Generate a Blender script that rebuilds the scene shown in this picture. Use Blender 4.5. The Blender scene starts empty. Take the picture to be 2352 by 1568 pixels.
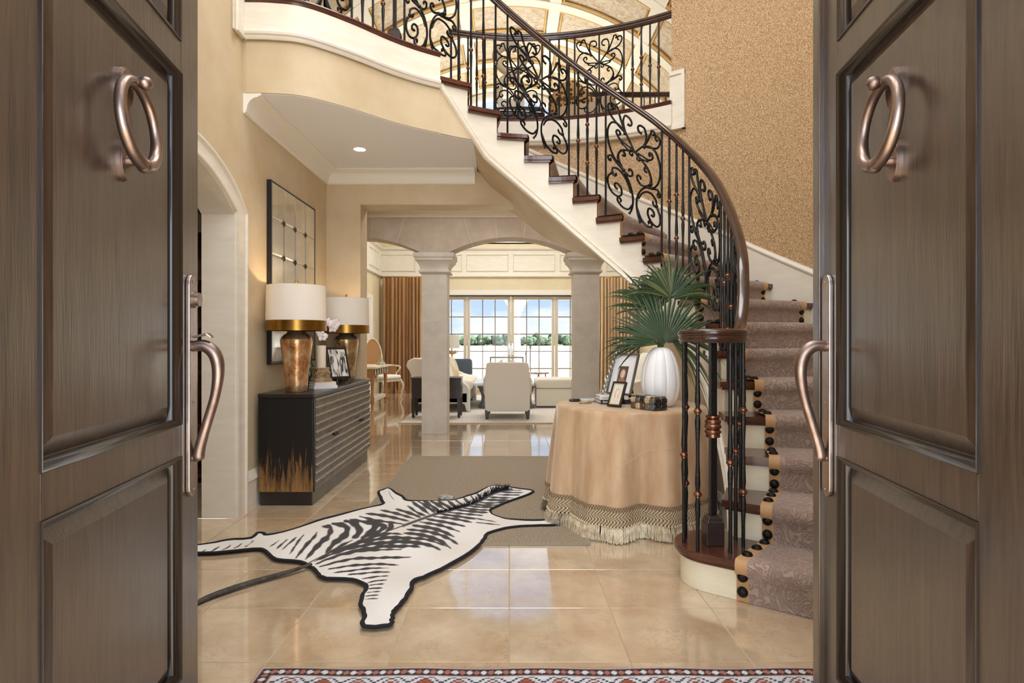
import bpy, bmesh, math, random
import numpy as np
from mathutils import Vector, Matrix
S = bpy.context.scene
COL = S.collection
PI = math.pi
random.seed(7)
# ---------------------------------------------------------------- camera
FPX = 1370.0
EYE = 1.2
cam_d = bpy.data.cameras.new('camera')
cam = bpy.data.objects.new('camera', cam_d)
COL.objects.link(cam)
cam.location = (0, 0, EYE)
cam.rotation_euler = (PI/2, 0, 0)
cam_d.sensor_width = 36.0
cam_d.lens = 36.0*FPX/2352.0
cam_d.shift_x = 6.0/2352.0
cam_d.clip_start = 0.02
cam_d.clip_end = 3000
S.camera = cam
# ---------------------------------------------------------------- view
S.view_settings.view_transform = 'Standard'
S.view_settings.look = 'None'
S.view_settings.gamma = 1.0
S.view_settings.use_curve_mapping = False
S.view_settings.exposure = 0.35
# ---------------------------------------------------------------- world: blue sky with soft clouds
W = bpy.data.worlds.new('sky'); S.world = W; W.use_nodes = True
nt = W.node_tree; nt.nodes.clear()
def wn(t, **k):
    n = nt.nodes.new(t)
    for a, b in k.items(): setattr(n, a, b)
    return n
tc = wn('ShaderNodeTexCoord'); sx = wn('ShaderNodeSeparateXYZ')
nt.links.new(tc.outputs['Generated'], sx.inputs[0])
rmp = wn('ShaderNodeValToRGB'); nt.links.new(sx.outputs[2], rmp.inputs[0])
e = rmp.color_ramp.elements
e[0].position = 0.0; e[0].color = (.62, .74, .88, 1)
e[1].position = .6; e[1].color = (.16, .33, .70, 1)
el = e.new(.10); el.color = (.40, .57, .85, 1)
mp = wn('ShaderNodeMapping'); mp.inputs['Scale'].default_value = (3.2, 3.2, 13)
nt.links.new(tc.outputs['Generated'], mp.inputs[0])
cl = wn('ShaderNodeTexNoise'); cl.inputs['Scale'].default_value = 1.6; cl.inputs['Detail'].default_value = 7; cl.inputs['Roughness'].default_value = .55
nt.links.new(mp.outputs[0], cl.inputs['Vector'])
cr = wn('ShaderNodeValToRGB'); nt.links.new(cl.outputs[0], cr.inputs[0])
cr.color_ramp.elements[0].position = .44; cr.color_ramp.elements[1].position = .64
mx = wn('ShaderNodeMixRGB'); nt.links.new(cr.outputs[0], mx.inputs[0]); nt.links.new(rmp.outputs[0], mx.inputs[1])
mx.inputs[2].default_value = (.95, .96, 1.0, 1)
bg = wn('ShaderNodeBackground'); bg.inputs['Strength'].default_value = 1.0
nt.links.new(mx.outputs[0], bg.inputs[0])
wo = wn('ShaderNodeOutputWorld'); nt.links.new(bg.outputs[0], wo.inputs[0])
# ---------------------------------------------------------------- sun and large soft lights
def light(name, kind, loc, energy, color=(1, 1, 1), size=None, size_y=None, aim=None, spread=None):
    d = bpy.data.lights.new(name, kind)
    o = bpy.data.objects.new(name, d); COL.objects.link(o)
    o.location = loc; d.energy = energy; d.color = color
    if kind == 'AREA':
        d.size = size
        if size_y: d.shape = 'RECTANGLE'; d.size_y = size_y
        if spread: d.spread = spread
    elif kind != 'SUN' and size: d.shadow_soft_size = size
    if aim is not None:
        o.rotation_euler = (Vector(aim)-Vector(loc)).to_track_quat('-Z', 'Y').to_euler()
    return o
sun = light('sun', 'SUN', (30, 20, 30), 20.0, (1, .95, .86)); sun.data.angle = .02
sun.rotation_euler = (Vector((0, 0, 0))-Vector((.85, -.06, .72))).to_track_quat('-Z', 'Y').to_euler()
# unseen fill lamps added over the entrance and high up in the foyer
light('entry_fill', 'AREA', (0, 1.0, 4.6), 80, (.92, .96, 1.0), 2.6, 2.6, aim=(0, 6.0, 2.0))
light('foyer_fill', 'AREA', (.1, 3.6, 5.9), 62, (.99, .98, .97), 1.8, 1.8, aim=(.1, 3.6, 0))
# unseen fill lamps added behind the gallery and over the garden doors, boosting daylight
light('living_fill_down', 'AREA', (0, 11.4, 4.95), 105, (.97, .985, 1.0), 3.2, 1.8, aim=(0, 11.4, 0))
light('living_fill_up', 'AREA', (0, 11.4, 5.0), 30, (.98, .985, 1.0), 3.2, 1.8, aim=(0, 11.4, 9))
light('garden_door_fill', 'AREA', (0, 14.75, 2.62), 110, (.98, .99, 1.0), 3.8, .4, aim=(0, 11.0, .2))
# fill lamp added behind the camera to brighten foyer and doors
light('porch_fill', 'AREA', (0, -2.4, 1.9), 150, (.95, .98, 1), 3.4, 2.6, aim=(0, 3, 1.6))
# side room seen through the left arch
light('side_room_lamp', 'AREA', (-3.6, 3.2, 2.9), 10, (1, .85, .65), .6, aim=(-3.6, 3.2, 0))
light('vestibule_fill', 'AREA', (-.2, 6.75, 2.9), 13, (1, .98, .95), 2.6, .3, aim=(-.2, 7.3, 0))  # fill lamp added out of sight behind the header to brighten the arcade

# ================================================================ helpers
def lin(r, g, b):
    def f(c):
        c /= 255.0
        return c/12.92 if c <= .04045 else ((c+.055)/1.055)**2.4
    return (f(r), f(g), f(b), 1)
def PX(px, py, D):
    "photo pixel at depth D -> world point"
    return Vector(((px-1170)/FPX*D, D, EYE-(py-784)/FPX*D))
def FL(px, py, z=0.0):
    "photo pixel lying on a level surface at height z -> world point"
    D = FPX*(EYE-z)/(py-784)
    return Vector(((px-1170)/FPX*D, D, z))

class MB:
    def __init__(s, xf=None): s.v = []; s.f = []; s.mi = []; s.xf = xf
    def add(s, vs, fs, mi=0):
        b = len(s.v)
        s.v += [s.xf(Vector(p)) if s.xf else Vector(p) for p in vs]
        s.f += [[i+b for i in q] for q in fs]; s.mi += [mi]*len(fs)
        return s
    def box(s, x0, x1, y0, y1, z0, z1, mi=0):
        return s.add([(x0,y0,z0),(x1,y0,z0),(x1,y1,z0),(x0,y1,z0),(x0,y0,z1),(x1,y0,z1),(x1,y1,z1),(x0,y1,z1)],
            [(0,3,2,1),(4,5,6,7),(0,1,5,4),(1,2,6,5),(2,3,7,6),(3,0,4,7)], mi)
    def cbox(s, c, sz, mi=0, M=None):
        h = [a/2 for a in sz]
        vs = [Vector((sx*h[0], sy*h[1], sz_*h[2])) for sz_ in (-1,1) for sx, sy in ((-1,-1),(1,-1),(1,1),(-1,1))]
        if M is not None: vs = [M @ p for p in vs]
        return s.add([p+Vector(c) for p in vs], [(0,3,2,1),(4,5,6,7),(0,1,5,4),(1,2,6,5),(2,3,7,6),(3,0,4,7)], mi)
    def prism(s, poly, z0, z1, mi=0):
        "poly: xy points; z0, z1 may be lists"
        n = len(poly)
        a = z0 if isinstance(z0, (list, tuple)) else [z0]*n
        b = z1 if isinstance(z1, (list, tuple)) else [z1]*n
        vs = [(p[0], p[1], a[i]) for i, p in enumerate(poly)]+[(p[0], p[1], b[i]) for i, p in enumerate(poly)]
        return s.add(vs, [list(range(n))[::-1], list(range(n, 2*n))]+[(i, (i+1) % n, n+(i+1) % n, n+i) for i in range(n)], mi)
    def extr(s, pts, d, mi=0):
        n = len(pts); d = Vector(d)
        vs = [Vector(p) for p in pts]; vs = vs+[p+d for p in vs]
        return s.add(vs, [list(range(n))[::-1], list(range(n, 2*n))]+[(i, (i+1) % n, n+(i+1) % n, n+i) for i in range(n)], mi)
    def lathe(s, prof, n=24, c=(0,0,0), mi=0, fr=None, a0=0, a1=2*PI):
        full = abs(a1-a0-2*PI) < 1e-6
        k = n if full else n+1
        vs = []
        for r, z in prof:
            for i in range(k):
                a = a0+(a1-a0)*i/n
                rr = r*(fr(a, z) if fr else 1)
                vs.append((c[0]+rr*math.cos(a), c[1]+rr*math.sin(a), c[2]+z))
        fs = []
        for j in range(len(prof)-1):
            for i in range(n):
                i2 = (i+1) % k
                fs.append((j*k+i, j*k+i2, (j+1)*k+i2, (j+1)*k+i))
        if full:
            if prof[0][0] > 1e-5: fs.append(list(range(n))[::-1])
            if prof[-1][0] > 1e-5: fs.append([(len(prof)-1)*k+i for i in range(n)])
        return s.add(vs, fs, mi)
    def grid(s, fn, nu, nv, cu=False, mi=0):
        "fn(u,v) with u,v in 0..1"
        vs = []; ku = nu if cu else nu+1
        for j in range(nv+1):
            for i in range(ku): vs.append(fn(i/nu, j/nv))
        fs = []
        for j in range(nv):
            for i in range(nu):
                i2 = (i+1) % ku
                fs.append((j*ku+i, j*ku+i2, (j+1)*ku+i2, (j+1)*ku+i))
        return s.add(vs, fs, mi)
    def sweep(s, path, prof, closed=False, up=(0,0,1), caps=True, mi=0, pclosed=True, scale=None, flat=False):
        "prof: list of (side, up) swept along path; side = tangent x up"
        P = [Vector(p) for p in path]; n = len(P); up = Vector(up); m = len(prof); vs = []
        for i in range(n):
            if closed: t = P[(i+1) % n]-P[i-1]
            else: t = P[min(i+1, n-1)]-P[max(i-1, 0)]
            if flat: t = t-up*t.dot(up)
            t.normalize()
            sd = t.cross(up)
            if sd.length < 1e-6: sd = Vector((1,0,0))
            sd.normalize(); uu = up if flat else sd.cross(t).normalized()
            sc = scale(i/(n-1)) if scale else 1
            # miter
            if 0 < i < n-1 or closed:
                a = (P[i]-P[i-1]); b = (P[(i+1) % n]-P[i])
                if flat: a = a-up*a.dot(up); b = b-up*b.dot(up)
                if a.length > 1e-9 and b.length > 1e-9:
                    ca = max(.35, math.sqrt(max(0, (1+a.normalized().dot(b.normalized()))/2)))
                else: ca = 1
            else: ca = 1
            for q in prof: vs.append(P[i]+sd*(q[0]*sc/ca)+uu*q[1]*sc)
        fs = []; mm = m if pclosed else m-1
        for i in range(n if closed else n-1):
            i2 = (i+1) % n
            for j in range(mm):
                j2 = (j+1) % m
                fs.append((i*m+j, i*m+j2, i2*m+j2, i2*m+j))
        if caps and not closed and pclosed:
            fs.append(list(range(m))[::-1]); fs.append([(n-1)*m+j for j in range(m)])
        return s.add(vs, fs, mi)
    def tube(s, path, r, n=8, closed=False, mi=0, sq=None):
        P = [Vector(p) for p in path]; N = len(P)
        if N < 2: return s
        R = r if isinstance(r, (list, tuple)) else [r]*N
        T = []
        for i in range(N):
            t = (P[(i+1) % N]-P[i-1]) if closed else P[min(i+1, N-1)]-P[max(i-1, 0)]
            T.append(t.normalized() if t.length > 1e-9 else Vector((0,0,1)))
        ref = Vector((0,0,1)) if abs(T[0].z) < .9 else Vector((1,0,0))
        nrm = T[0].cross(ref).normalized(); vs = []
        for i in range(N):
            nrm = nrm-T[i]*nrm.dot(T[i])
            nrm = nrm.normalized() if nrm.length > 1e-6 else T[i].orthogonal().normalized()
            bn = T[i].cross(nrm)
            for k in range(n):
                a = 2*PI*k/n+(PI/4 if n == 4 else 0)
                vs.append(P[i]+(nrm*math.cos(a)+bn*math.sin(a)*(sq or 1))*R[i])
        fs = []
        for i in range(N if closed else N-1):
            i2 = (i+1) % N
            for k in range(n):
                k2 = (k+1) % n
                fs.append((i*n+k, i*n+k2, i2*n+k2, i2*n+k))
        if not closed: fs.append(list(range(n))[::-1]); fs.append([(N-1)*n+k for k in range(n)])
        return s.add(vs, fs, mi)
    def ball(s, c, r, n=10, m=6, sc=(1,1,1), mi=0):
        c = Vector(c); vs = [c+Vector((0,0,-r*sc[2]))]
        for j in range(1, m):
            p = -PI/2+PI*j/m
            for i in range(n):
                a = 2*PI*i/n
                vs.append(c+Vector((r*math.cos(p)*math.cos(a)*sc[0], r*math.cos(p)*math.sin(a)*sc[1], r*math.sin(p)*sc[2])))
        vs.append(c+Vector((0,0,r*sc[2]))); L = len(vs)-1; fs = []
        for i in range(n):
            fs.append((0, 1+(i+1) % n, 1+i)); fs.append((L, L-n+i, L-n+(i+1) % n))
            for j in range(m-2): fs.append((1+j*n+i, 1+j*n+(i+1) % n, 1+(j+1)*n+(i+1) % n, 1+(j+1)*n+i))
        return s.add(vs, fs, mi)
    def sup(s, c, sz, n=24, m=14, e1=.35, e2=.35, mi=0, M=None, fn=None):
        "superellipsoid cushion"
        def sp(x, p): return math.copysign(abs(x)**p, x)
        def f(u, v):
            a = 2*PI*u; b = -PI/2+PI*v
            p = Vector((sz[0]/2*sp(math.cos(b), e1)*sp(math.cos(a), e2), sz[1]/2*sp(math.cos(b), e1)*sp(math.sin(a), e2), sz[2]/2*sp(math.sin(b), e1)))
            if fn: p = Vector(fn(p))
            if M is not None: p = M @ p
            return p+Vector(c)
        return s.grid(f, n, m, cu=True, mi=mi)
    def mesh(s, name, mats, smooth=None):
        me = bpy.data.meshes.new(name)
        me.from_pydata([tuple(p) for p in s.v], [], s.f)
        for m in (mats if isinstance(mats, (list, tuple)) else [mats]): me.materials.append(m)
        if any(s.mi): me.polygons.foreach_set('material_index', s.mi)
        bm = bmesh.new(); bm.from_mesh(me)
        bmesh.ops.remove_doubles(bm, verts=bm.verts, dist=1e-6)
        bmesh.ops.recalc_face_normals(bm, faces=bm.faces)
        bm.to_mesh(me); bm.free()
        if smooth:
            me.polygons.foreach_set('use_smooth', [True]*len(me.polygons))
            if smooth is not True: me.set_sharp_from_angle(angle=math.radians(smooth))
        me.update()
        return me
    def build(s, name, mats, parent=None, smooth=None, bevel=0, seg=2, kind=None, label=None):
        o = bpy.data.objects.new(name, s.mesh(name, mats, smooth)); COL.objects.link(o)
        if parent is not None: o.parent = parent
        if bevel:
            b = o.modifiers.new('bevel', 'BEVEL'); b.width = bevel; b.segments = seg; b.limit_method = 'ANGLE'; b.angle_limit = math.radians(40)
            b.harden_normals = False
        if kind: o['kind'] = kind
        if label: o['label'] = label
        return o
def inst(name, me, parent, loc=(0,0,0), rot=None, scale=None):
    o = bpy.data.objects.new(name, me); COL.objects.link(o); o.parent = parent; o.location = loc
    if rot is not None: o.rotation_euler = rot
    if scale is not None: o.scale = scale
    return o
def tag(o, label, cat, group=None):
    o['label'] = label; o['category'] = cat
    if group: o['group'] = group
    return o
def thing(name, label, cat, loc=(0,0,0), rz=0, group=None):
    o = bpy.data.objects.new(name, None); COL.objects.link(o); o.empty_display_size = .1
    o.location = loc; o.rotation_euler = (0,0,rz)
    return tag(o, label, cat, group)
def struct(o, label=None):
    o['kind'] = 'structure'
    if label: o['label'] = label
    return o
def sempty(name, label=None):
    o = bpy.data.objects.new(name, None); COL.objects.link(o); return struct(o, label)
def copy_tree(o, parent=None):
    c = o.copy(); COL.objects.link(c); c.parent = parent
    for ch in o.children: copy_tree(ch, c)
    return c
def cr_spline(pts, n=8, closed=False):
    P = [Vector(p) for p in pts]; out = []; N = len(P)
    for i in range(N if closed else N-1):
        if closed: a, b, c, d = P[i-1], P[i], P[(i+1) % N], P[(i+2) % N]
        else: a, b, c, d = P[max(i-1,0)], P[i], P[i+1], P[min(i+2,N-1)]
        for k in range(n):
            t = k/n
            out.append(.5*((2*b)+(c-a)*t+(2*a-5*b+4*c-d)*t*t+(3*b-a-3*c+d)*t*t*t))
    if not closed: out.append(P[-1])
    return out

# ================================================================ materials
MATS = {}
def nodes_of(name):
    m = bpy.data.materials.new(name); m.use_nodes = True
    t = m.node_tree; b = t.nodes['Principled BSDF']
    return m, t, b
def N(t, kind, **ins):
    n = t.nodes.new(kind)
    for k, v in ins.items():
        k2 = k.replace('_', ' ')
        if k2 in n.inputs: n.inputs[k2].default_value = v
        else: setattr(n, k, v)
    return n
def mat(name, col, rough=.5, metal=0, var=None, vs=6, bump=0, bs=40, spec=None, coat=0, crough=.1, stretch=None, rvar=0, detail=4, trans=0, sheen=0, emis=None, estr=0, ior=None):
    m, t, b = nodes_of(name)
    b.inputs['Base Color'].default_value = col; b.inputs['Roughness'].default_value = rough; b.inputs['Metallic'].default_value = metal
    if spec is not None: b.inputs['Specular IOR Level'].default_value = spec
    if ior: b.inputs['IOR'].default_value = ior
    b.inputs['Coat Weight'].default_value = coat; b.inputs['Coat Roughness'].default_value = crough
    if trans: b.inputs['Transmission Weight'].default_value = trans
    if sheen: b.inputs['Sheen Weight'].default_value = sheen
    if emis: b.inputs['Emission Color'].default_value = emis; b.inputs['Emission Strength'].default_value = estr
    tcn = N(t, 'ShaderNodeTexCoord'); mpn = N(t, 'ShaderNodeMapping')
    t.links.new(tcn.outputs['Object'], mpn.inputs[0])
    if stretch: mpn.inputs['Scale'].default_value = stretch
    if var is not None or rvar:
        nz = N(t, 'ShaderNodeTexNoise', Scale=vs, Detail=detail, Roughness=.6); t.links.new(mpn.outputs[0], nz.inputs['Vector'])
        rp = N(t, 'ShaderNodeMapRange'); rp.inputs[1].default_value = .3; rp.inputs[2].default_value = .7
        t.links.new(nz.outputs[0], rp.inputs[0])
        if var is not None:
            mxn = N(t, 'ShaderNodeMixRGB'); mxn.inputs[1].default_value = col; mxn.inputs[2].default_value = var
            t.links.new(rp.outputs[0], mxn.inputs[0]); t.links.new(mxn.outputs[0], b.inputs['Base Color'])
        if rvar:
            rr = N(t, 'ShaderNodeMapRange'); rr.inputs[1].default_value = .3; rr.inputs[2].default_value = .7
            rr.inputs[3].default_value = rough; rr.inputs[4].default_value = rough+rvar
            t.links.new(nz.outputs[0], rr.inputs[0]); t.links.new(rr.outputs[0], b.inputs['Roughness'])
    if bump:
        nb = N(t, 'ShaderNodeTexNoise', Scale=bs, Detail=3); t.links.new(mpn.outputs[0], nb.inputs['Vector'])
        bp = N(t, 'ShaderNodeBump', Strength=bump, Distance=.01); t.links.new(nb.outputs[0], bp.inputs['Height']); t.links.new(bp.outputs[0], b.inputs['Normal'])
    MATS[name] = m
    return m
M_cream = mat('cream_paint', lin(235, 228, 214), .45, var=lin(226, 217, 199), vs=5, stretch=(1, 1, 4))
M_white = mat('white_paint', lin(240, 236, 226), .45)
M_ceil = mat('ceiling_paint', lin(240, 242, 247), .7)
M_plaster = mat('glazed_plaster', lin(216, 199, 168), .55, var=lin(198, 176, 140), vs=2.2, detail=6, rvar=.1)
M_yplaster = mat('pale_gold_plaster', lin(230, 217, 186), .6, var=lin(220, 205, 170), vs=2)
M_wood = mat('dark_walnut', lin(98, 56, 42), .24, var=lin(64, 34, 26), vs=9, stretch=(1, 1, 6), coat=.4)
M_mahog = mat('mahogany_rail', lin(70, 42, 28), .22, var=lin(42, 24, 17), vs=14, coat=.5)
M_iron = mat('black_iron', lin(30, 29, 29), .35, metal=.6, bump=.25, bs=60)
M_copper = mat('copper_knuckle', lin(160, 116, 92), .34, metal=1.0, var=lin(110, 76, 58), vs=40)
M_stone = mat('limestone', lin(214, 207, 196), .75, var=lin(196, 187, 174), vs=5, detail=8, bump=.12, bs=60)
M_spand = mat('taupe_limestone', lin(198, 184, 168), .75, var=lin(176, 160, 142), vs=5, detail=8, bump=.12, bs=60)
M_grout = mat('stone_joint', lin(226, 218, 204), .9)
M_black = mat('black_paint', lin(22, 20, 20), .35)
M_brass = mat('brass', lin(176, 140, 78), .28, metal=1)
M_gold = mat('gold_leaf', lin(214, 176, 106), .45, metal=.3)
M_chrome = mat('chrome', lin(200, 200, 202), .15, metal=1)
M_linen = mat('linen_upholstery', lin(222, 215, 204), .9, bump=.25, bs=180, sheen=.2)
M_ivory = mat('ivory_upholstery', lin(236, 230, 218), .9, bump=.2, bs=160, sheen=.2)
M_dark = mat('espresso_wood', lin(52, 38, 34), .35, var=lin(34, 24, 22), vs=12)

def door_wood():
    m, t, b = nodes_of('stained_door_wood')
    tcn = N(t, 'ShaderNodeTexCoord'); mpn = N(t, 'ShaderNodeMapping'); mpn.inputs['Scale'].default_value = (9, 9, .55)
    t.links.new(tcn.outputs['Object'], mpn.inputs[0])
    n1 = N(t, 'ShaderNodeTexNoise', Scale=7, Detail=8, Roughness=.62, Distortion=.6); t.links.new(mpn.outputs[0], n1.inputs['Vector'])
    rp = N(t, 'ShaderNodeValToRGB'); t.links.new(n1.outputs[0], rp.inputs[0])
    rp.color_ramp.elements[0].position = .3; rp.color_ramp.elements[0].color = lin(40, 29, 22)
    rp.color_ramp.elements[1].position = .72; rp.color_ramp.elements[1].color = lin(80, 62, 47)
    t.links.new(rp.outputs[0], b.inputs['Base Color'])
    b.inputs['Roughness'].default_value = .30; b.inputs['IOR'].default_value = 1.6; b.inputs['Coat Weight'].default_value = .7; b.inputs['Coat Roughness'].default_value = .22
    mp2 = N(t, 'ShaderNodeMapping'); mp2.inputs['Scale'].default_value = (40, 40, 2); t.links.new(tcn.outputs['Object'], mp2.inputs[0])
    n2 = N(t, 'ShaderNodeTexNoise', Scale=6, Detail=4); t.links.new(mp2.outputs[0], n2.inputs['Vector'])
    bp = N(t, 'ShaderNodeBump', Strength=.22, Distance=.004); t.links.new(n2.outputs[0], bp.inputs['Height']); t.links.new(bp.outputs[0], b.inputs['Normal'])
    return m
M_door = door_wood()
M_bronze = mat('oil_rubbed_bronze', lin(172, 152, 140), .3, metal=1.0, var=lin(132, 112, 104), vs=14, rvar=.15)
M_plate = mat('bronze_plate', lin(190, 182, 176), .32, metal=1.0, var=lin(160, 140, 134), vs=8)

def tile_mat():
    m, t, b = nodes_of('polished_limestone_tile')
    g = N(t, 'ShaderNodeNewGeometry'); oi = N(t, 'ShaderNodeObjectInfo')
    off = N(t, 'ShaderNodeVectorMath', operation='ADD'); sc = N(t, 'ShaderNodeVectorMath', operation='SCALE')
    cmb = N(t, 'ShaderNodeCombineXYZ'); t.links.new(oi.outputs['Random'], cmb.inputs[0]); t.links.new(oi.outputs['Random'], cmb.inputs[1])
    t.links.new(cmb.outputs[0], sc.inputs[0]); sc.inputs['Scale'].default_value = 37
    t.links.new(g.outputs['Position'], off.inputs[0]); t.links.new(sc.outputs[0], off.inputs[1])
    n1 = N(t, 'ShaderNodeTexNoise', Scale=3.5, Detail=6, Roughness=.6); t.links.new(off.outputs[0], n1.inputs['Vector'])
    rp = N(t, 'ShaderNodeValToRGB'); t.links.new(n1.outputs[0], rp.inputs[0])
    rp.color_ramp.elements[0].position = .32; rp.color_ramp.elements[0].color = lin(188, 160, 126)
    rp.color_ramp.elements[1].position = .68; rp.color_ramp.elements[1].color = lin(216, 196, 166)
    n2 = N(t, 'ShaderNodeTexNoise', Scale=11, Detail=7, Roughness=.65, Distortion=1.4); t.links.new(off.outputs[0], n2.inputs['Vector'])
    v1 = N(t, 'ShaderNodeMath', operation='SUBTRACT'); t.links.new(n2.outputs[0], v1.inputs[0]); v1.inputs[1].default_value = .5
    v2 = N(t, 'ShaderNodeMath', operation='ABSOLUTE'); t.links.new(v1.outputs[0], v2.inputs[0])
    v3 = N(t, 'ShaderNodeMapRange'); v3.inputs[1].default_value = 0; v3.inputs[2].default_value = .014; v3.inputs[3].default_value = .55; v3.inputs[4].default_value = 0
    t.links.new(v2.outputs[0], v3.inputs[0])
    n3 = N(t, 'ShaderNodeTexNoise', Scale=4, Detail=2); t.links.new(off.outputs[0], n3.inputs['Vector'])
    v4 = N(t, 'ShaderNodeMapRange'); v4.inputs[1].default_value = .45; v4.inputs[2].default_value = .6; t.links.new(n3.outputs[0], v4.inputs[0])
    v5 = N(t, 'ShaderNodeMath', operation='MULTIPLY'); t.links.new(v3.outputs[0], v5.inputs[0]); t.links.new(v4.outputs[0], v5.inputs[1])
    mx2 = N(t, 'ShaderNodeMixRGB'); mx2.inputs[2].default_value = lin(150, 108, 70)
    t.links.new(v5.outputs[0], mx2.inputs[0]); t.links.new(rp.outputs[0], mx2.inputs[1])
    t.links.new(mx2.outputs[0], b.inputs['Base Color'])
    b.inputs['Roughness'].default_value = .10; b.inputs['IOR'].default_value = 1.6
    b.inputs['Coat Weight'].default_value = .9; b.inputs['Coat Roughness'].default_value = .06; b.inputs['Coat IOR'].default_value = 2.0
    return m
M_tile = tile_mat()
M_joint = mat('tile_grout', lin(196, 178, 150), .8)

def wallpaper():
    m, t, b = nodes_of('beaded_wallpaper')
    g = N(t, 'ShaderNodeNewGeometry')
    n1 = N(t, 'ShaderNodeTexNoise', Scale=105, Detail=2, Roughness=.7); t.links.new(g.outputs['Position'], n1.inputs['Vector'])
    rp = N(t, 'ShaderNodeValToRGB'); t.links.new(n1.outputs[0], rp.inputs[0])
    rp.color_ramp.elements[0].position = .36; rp.color_ramp.elements[0].color = lin(138, 103, 66)
    rp.color_ramp.elements[1].position = .66; rp.color_ramp.elements[1].color = lin(224, 192, 148)
    t.links.new(rp.outputs[0], b.inputs['Base Color']); b.inputs['Roughness'].default_value = .5
    bp = N(t, 'ShaderNodeBump', Strength=.5, Distance=.006); t.links.new(n1.outputs[0], bp.inputs['Height']); t.links.new(bp.outputs[0], b.inputs['Normal'])
    return m
M_paper = wallpaper()
def carpet():
    m, t, b = nodes_of('sculpted_carpet')
    g = N(t, 'ShaderNodeNewGeometry')
    n1 = N(t, 'ShaderNodeTexNoise', Scale=9, Detail=1, Distortion=3.2); t.links.new(g.outputs['Position'], n1.inputs['Vector'])
    a = N(t, 'ShaderNodeMath', operation='MULTIPLY'); t.links.new(n1.outputs[0], a.inputs[0]); a.inputs[1].default_value = 34
    s_ = N(t, 'ShaderNodeMath', operation='SINE'); t.links.new(a.outputs[0], s_.inputs[0])
    rp = N(t, 'ShaderNodeValToRGB'); t.links.new(s_.outputs[0], rp.inputs[0])
    rp.color_ramp.elements[0].position = .0; rp.color_ramp.elements[0].color = lin(170, 144, 128)
    rp.color_ramp.elements[1].position = .9; rp.color_ramp.elements[1].color = lin(196, 172, 156)
    n2 = N(t, 'ShaderNodeTexNoise', Scale=3, Detail=3); t.links.new(g.outputs['Position'], n2.inputs['Vector'])
    mx2 = N(t, 'ShaderNodeMixRGB', blend_type='MULTIPLY'); mx2.inputs[0].default_value = .35
    t.links.new(rp.outputs[0], mx2.inputs[1]); t.links.new(n2.outputs[0], mx2.inputs[2]); t.links.new(mx2.outputs[0], b.inputs['Base Color'])
    b.inputs['Roughness'].default_value = .9; b.inputs['Sheen Weight'].default_value = .35
    n3 = N(t, 'ShaderNodeTexNoise', Scale=220, Detail=2); t.links.new(g.outputs['Position'], n3.inputs['Vector'])
    ad = N(t, 'ShaderNodeMath', operation='ADD'); t.links.new(s_.outputs[0], ad.inputs[0]); t.links.new(n3.outputs[0], ad.inputs[1])
    bp = N(t, 'ShaderNodeBump', Strength=.5, Distance=.006); t.links.new(ad.outputs[0], bp.inputs['Height']); t.links.new(bp.outputs[0], b.inputs['Normal'])
    return m
M_carpet = carpet()
M_leather = mat('tan_binding', lin(196, 154, 108), .55)
def glass_mat(name, tint=(1, 1, 1, 1), f=.06):
    m = bpy.data.materials.new(name); m.use_nodes = True; t = m.node_tree; t.nodes.clear()
    tr = N(t, 'ShaderNodeBsdfTransparent'); tr.inputs[0].default_value = tint
    gl = N(t, 'ShaderNodeBsdfGlossy'); gl.inputs['Roughness'].default_value = .02
    mxs = N(t, 'ShaderNodeMixShader'); mxs.inputs[0].default_value = f
    o = N(t, 'ShaderNodeOutputMaterial'); t.links.new(tr.outputs[0], mxs.inputs[1]); t.links.new(gl.outputs[0], mxs.inputs[2]); t.links.new(mxs.outputs[0], o.inputs[0])
    return m
M_glass = glass_mat('window_glass', (.97, .98, .98, 1), .012)
# ================================================================ STAIR GEOMETRY (shared by walls, steps and rails)
CX, CY = .13, 3.82
RISE = 3.6/19
UP = 3.6
ROUT = 2.64
_E = [(1.0,2.86),(1.10,3.10),(1.21,3.33),(1.28,3.54),(1.325,3.75),(1.355,3.96),(1.37,4.17),(1.36,4.39),(1.32,4.60),(1.25,4.79),(1.13,4.94),
      (.96,5.06),(.775,5.16),(.58,5.23),(.375,5.27),(.16,5.27),(-.076,5.225),(-.32,5.11),(-.56,4.97),(-.80,4.80)]
_TH = [math.atan2(y-CY, x-CX) for x, y in _E]; _RR = [math.hypot(x-CX, y-CY) for x, y in _E]
def _cr(L, t):
    t = max(1.0, min(t, len(L)-1e-6)); i = min(int(t)-1, len(L)-2); u = t-1-i
    a, b, c, d = L[max(i-1,0)], L[i], L[i+1], L[min(i+2,len(L)-1)]
    return .5*((2*b)+(c-a)*u+(2*a-5*b+4*c-d)*u*u+(3*b-a-3*c+d)*u**3)
def th(t): return _cr(_TH, t)
def rE(t): return _cr(_RR, t)
def pol(r, a): return Vector((CX+r*math.cos(a), CY+r*math.sin(a), 0))
def t_of(a):
    lo, hi = 1.0, 20.0
    for _ in range(40):
        m = (lo+hi)/2
        if th(m) < a: lo = m
        else: hi = m
    return lo
def drop(t):
    return .5 if t < 17.4 else max(.25, .5-.25*(t-17.4)/1.6)
def zlow(t): return min(t, 19)*RISE-drop(t)
BAL = [(-.80,4.95),(-.97,4.80),(-1.12,4.66),(-1.27,4.51),(-1.45,4.36),(-1.66,4.27),(-1.85,4.25)]
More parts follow.
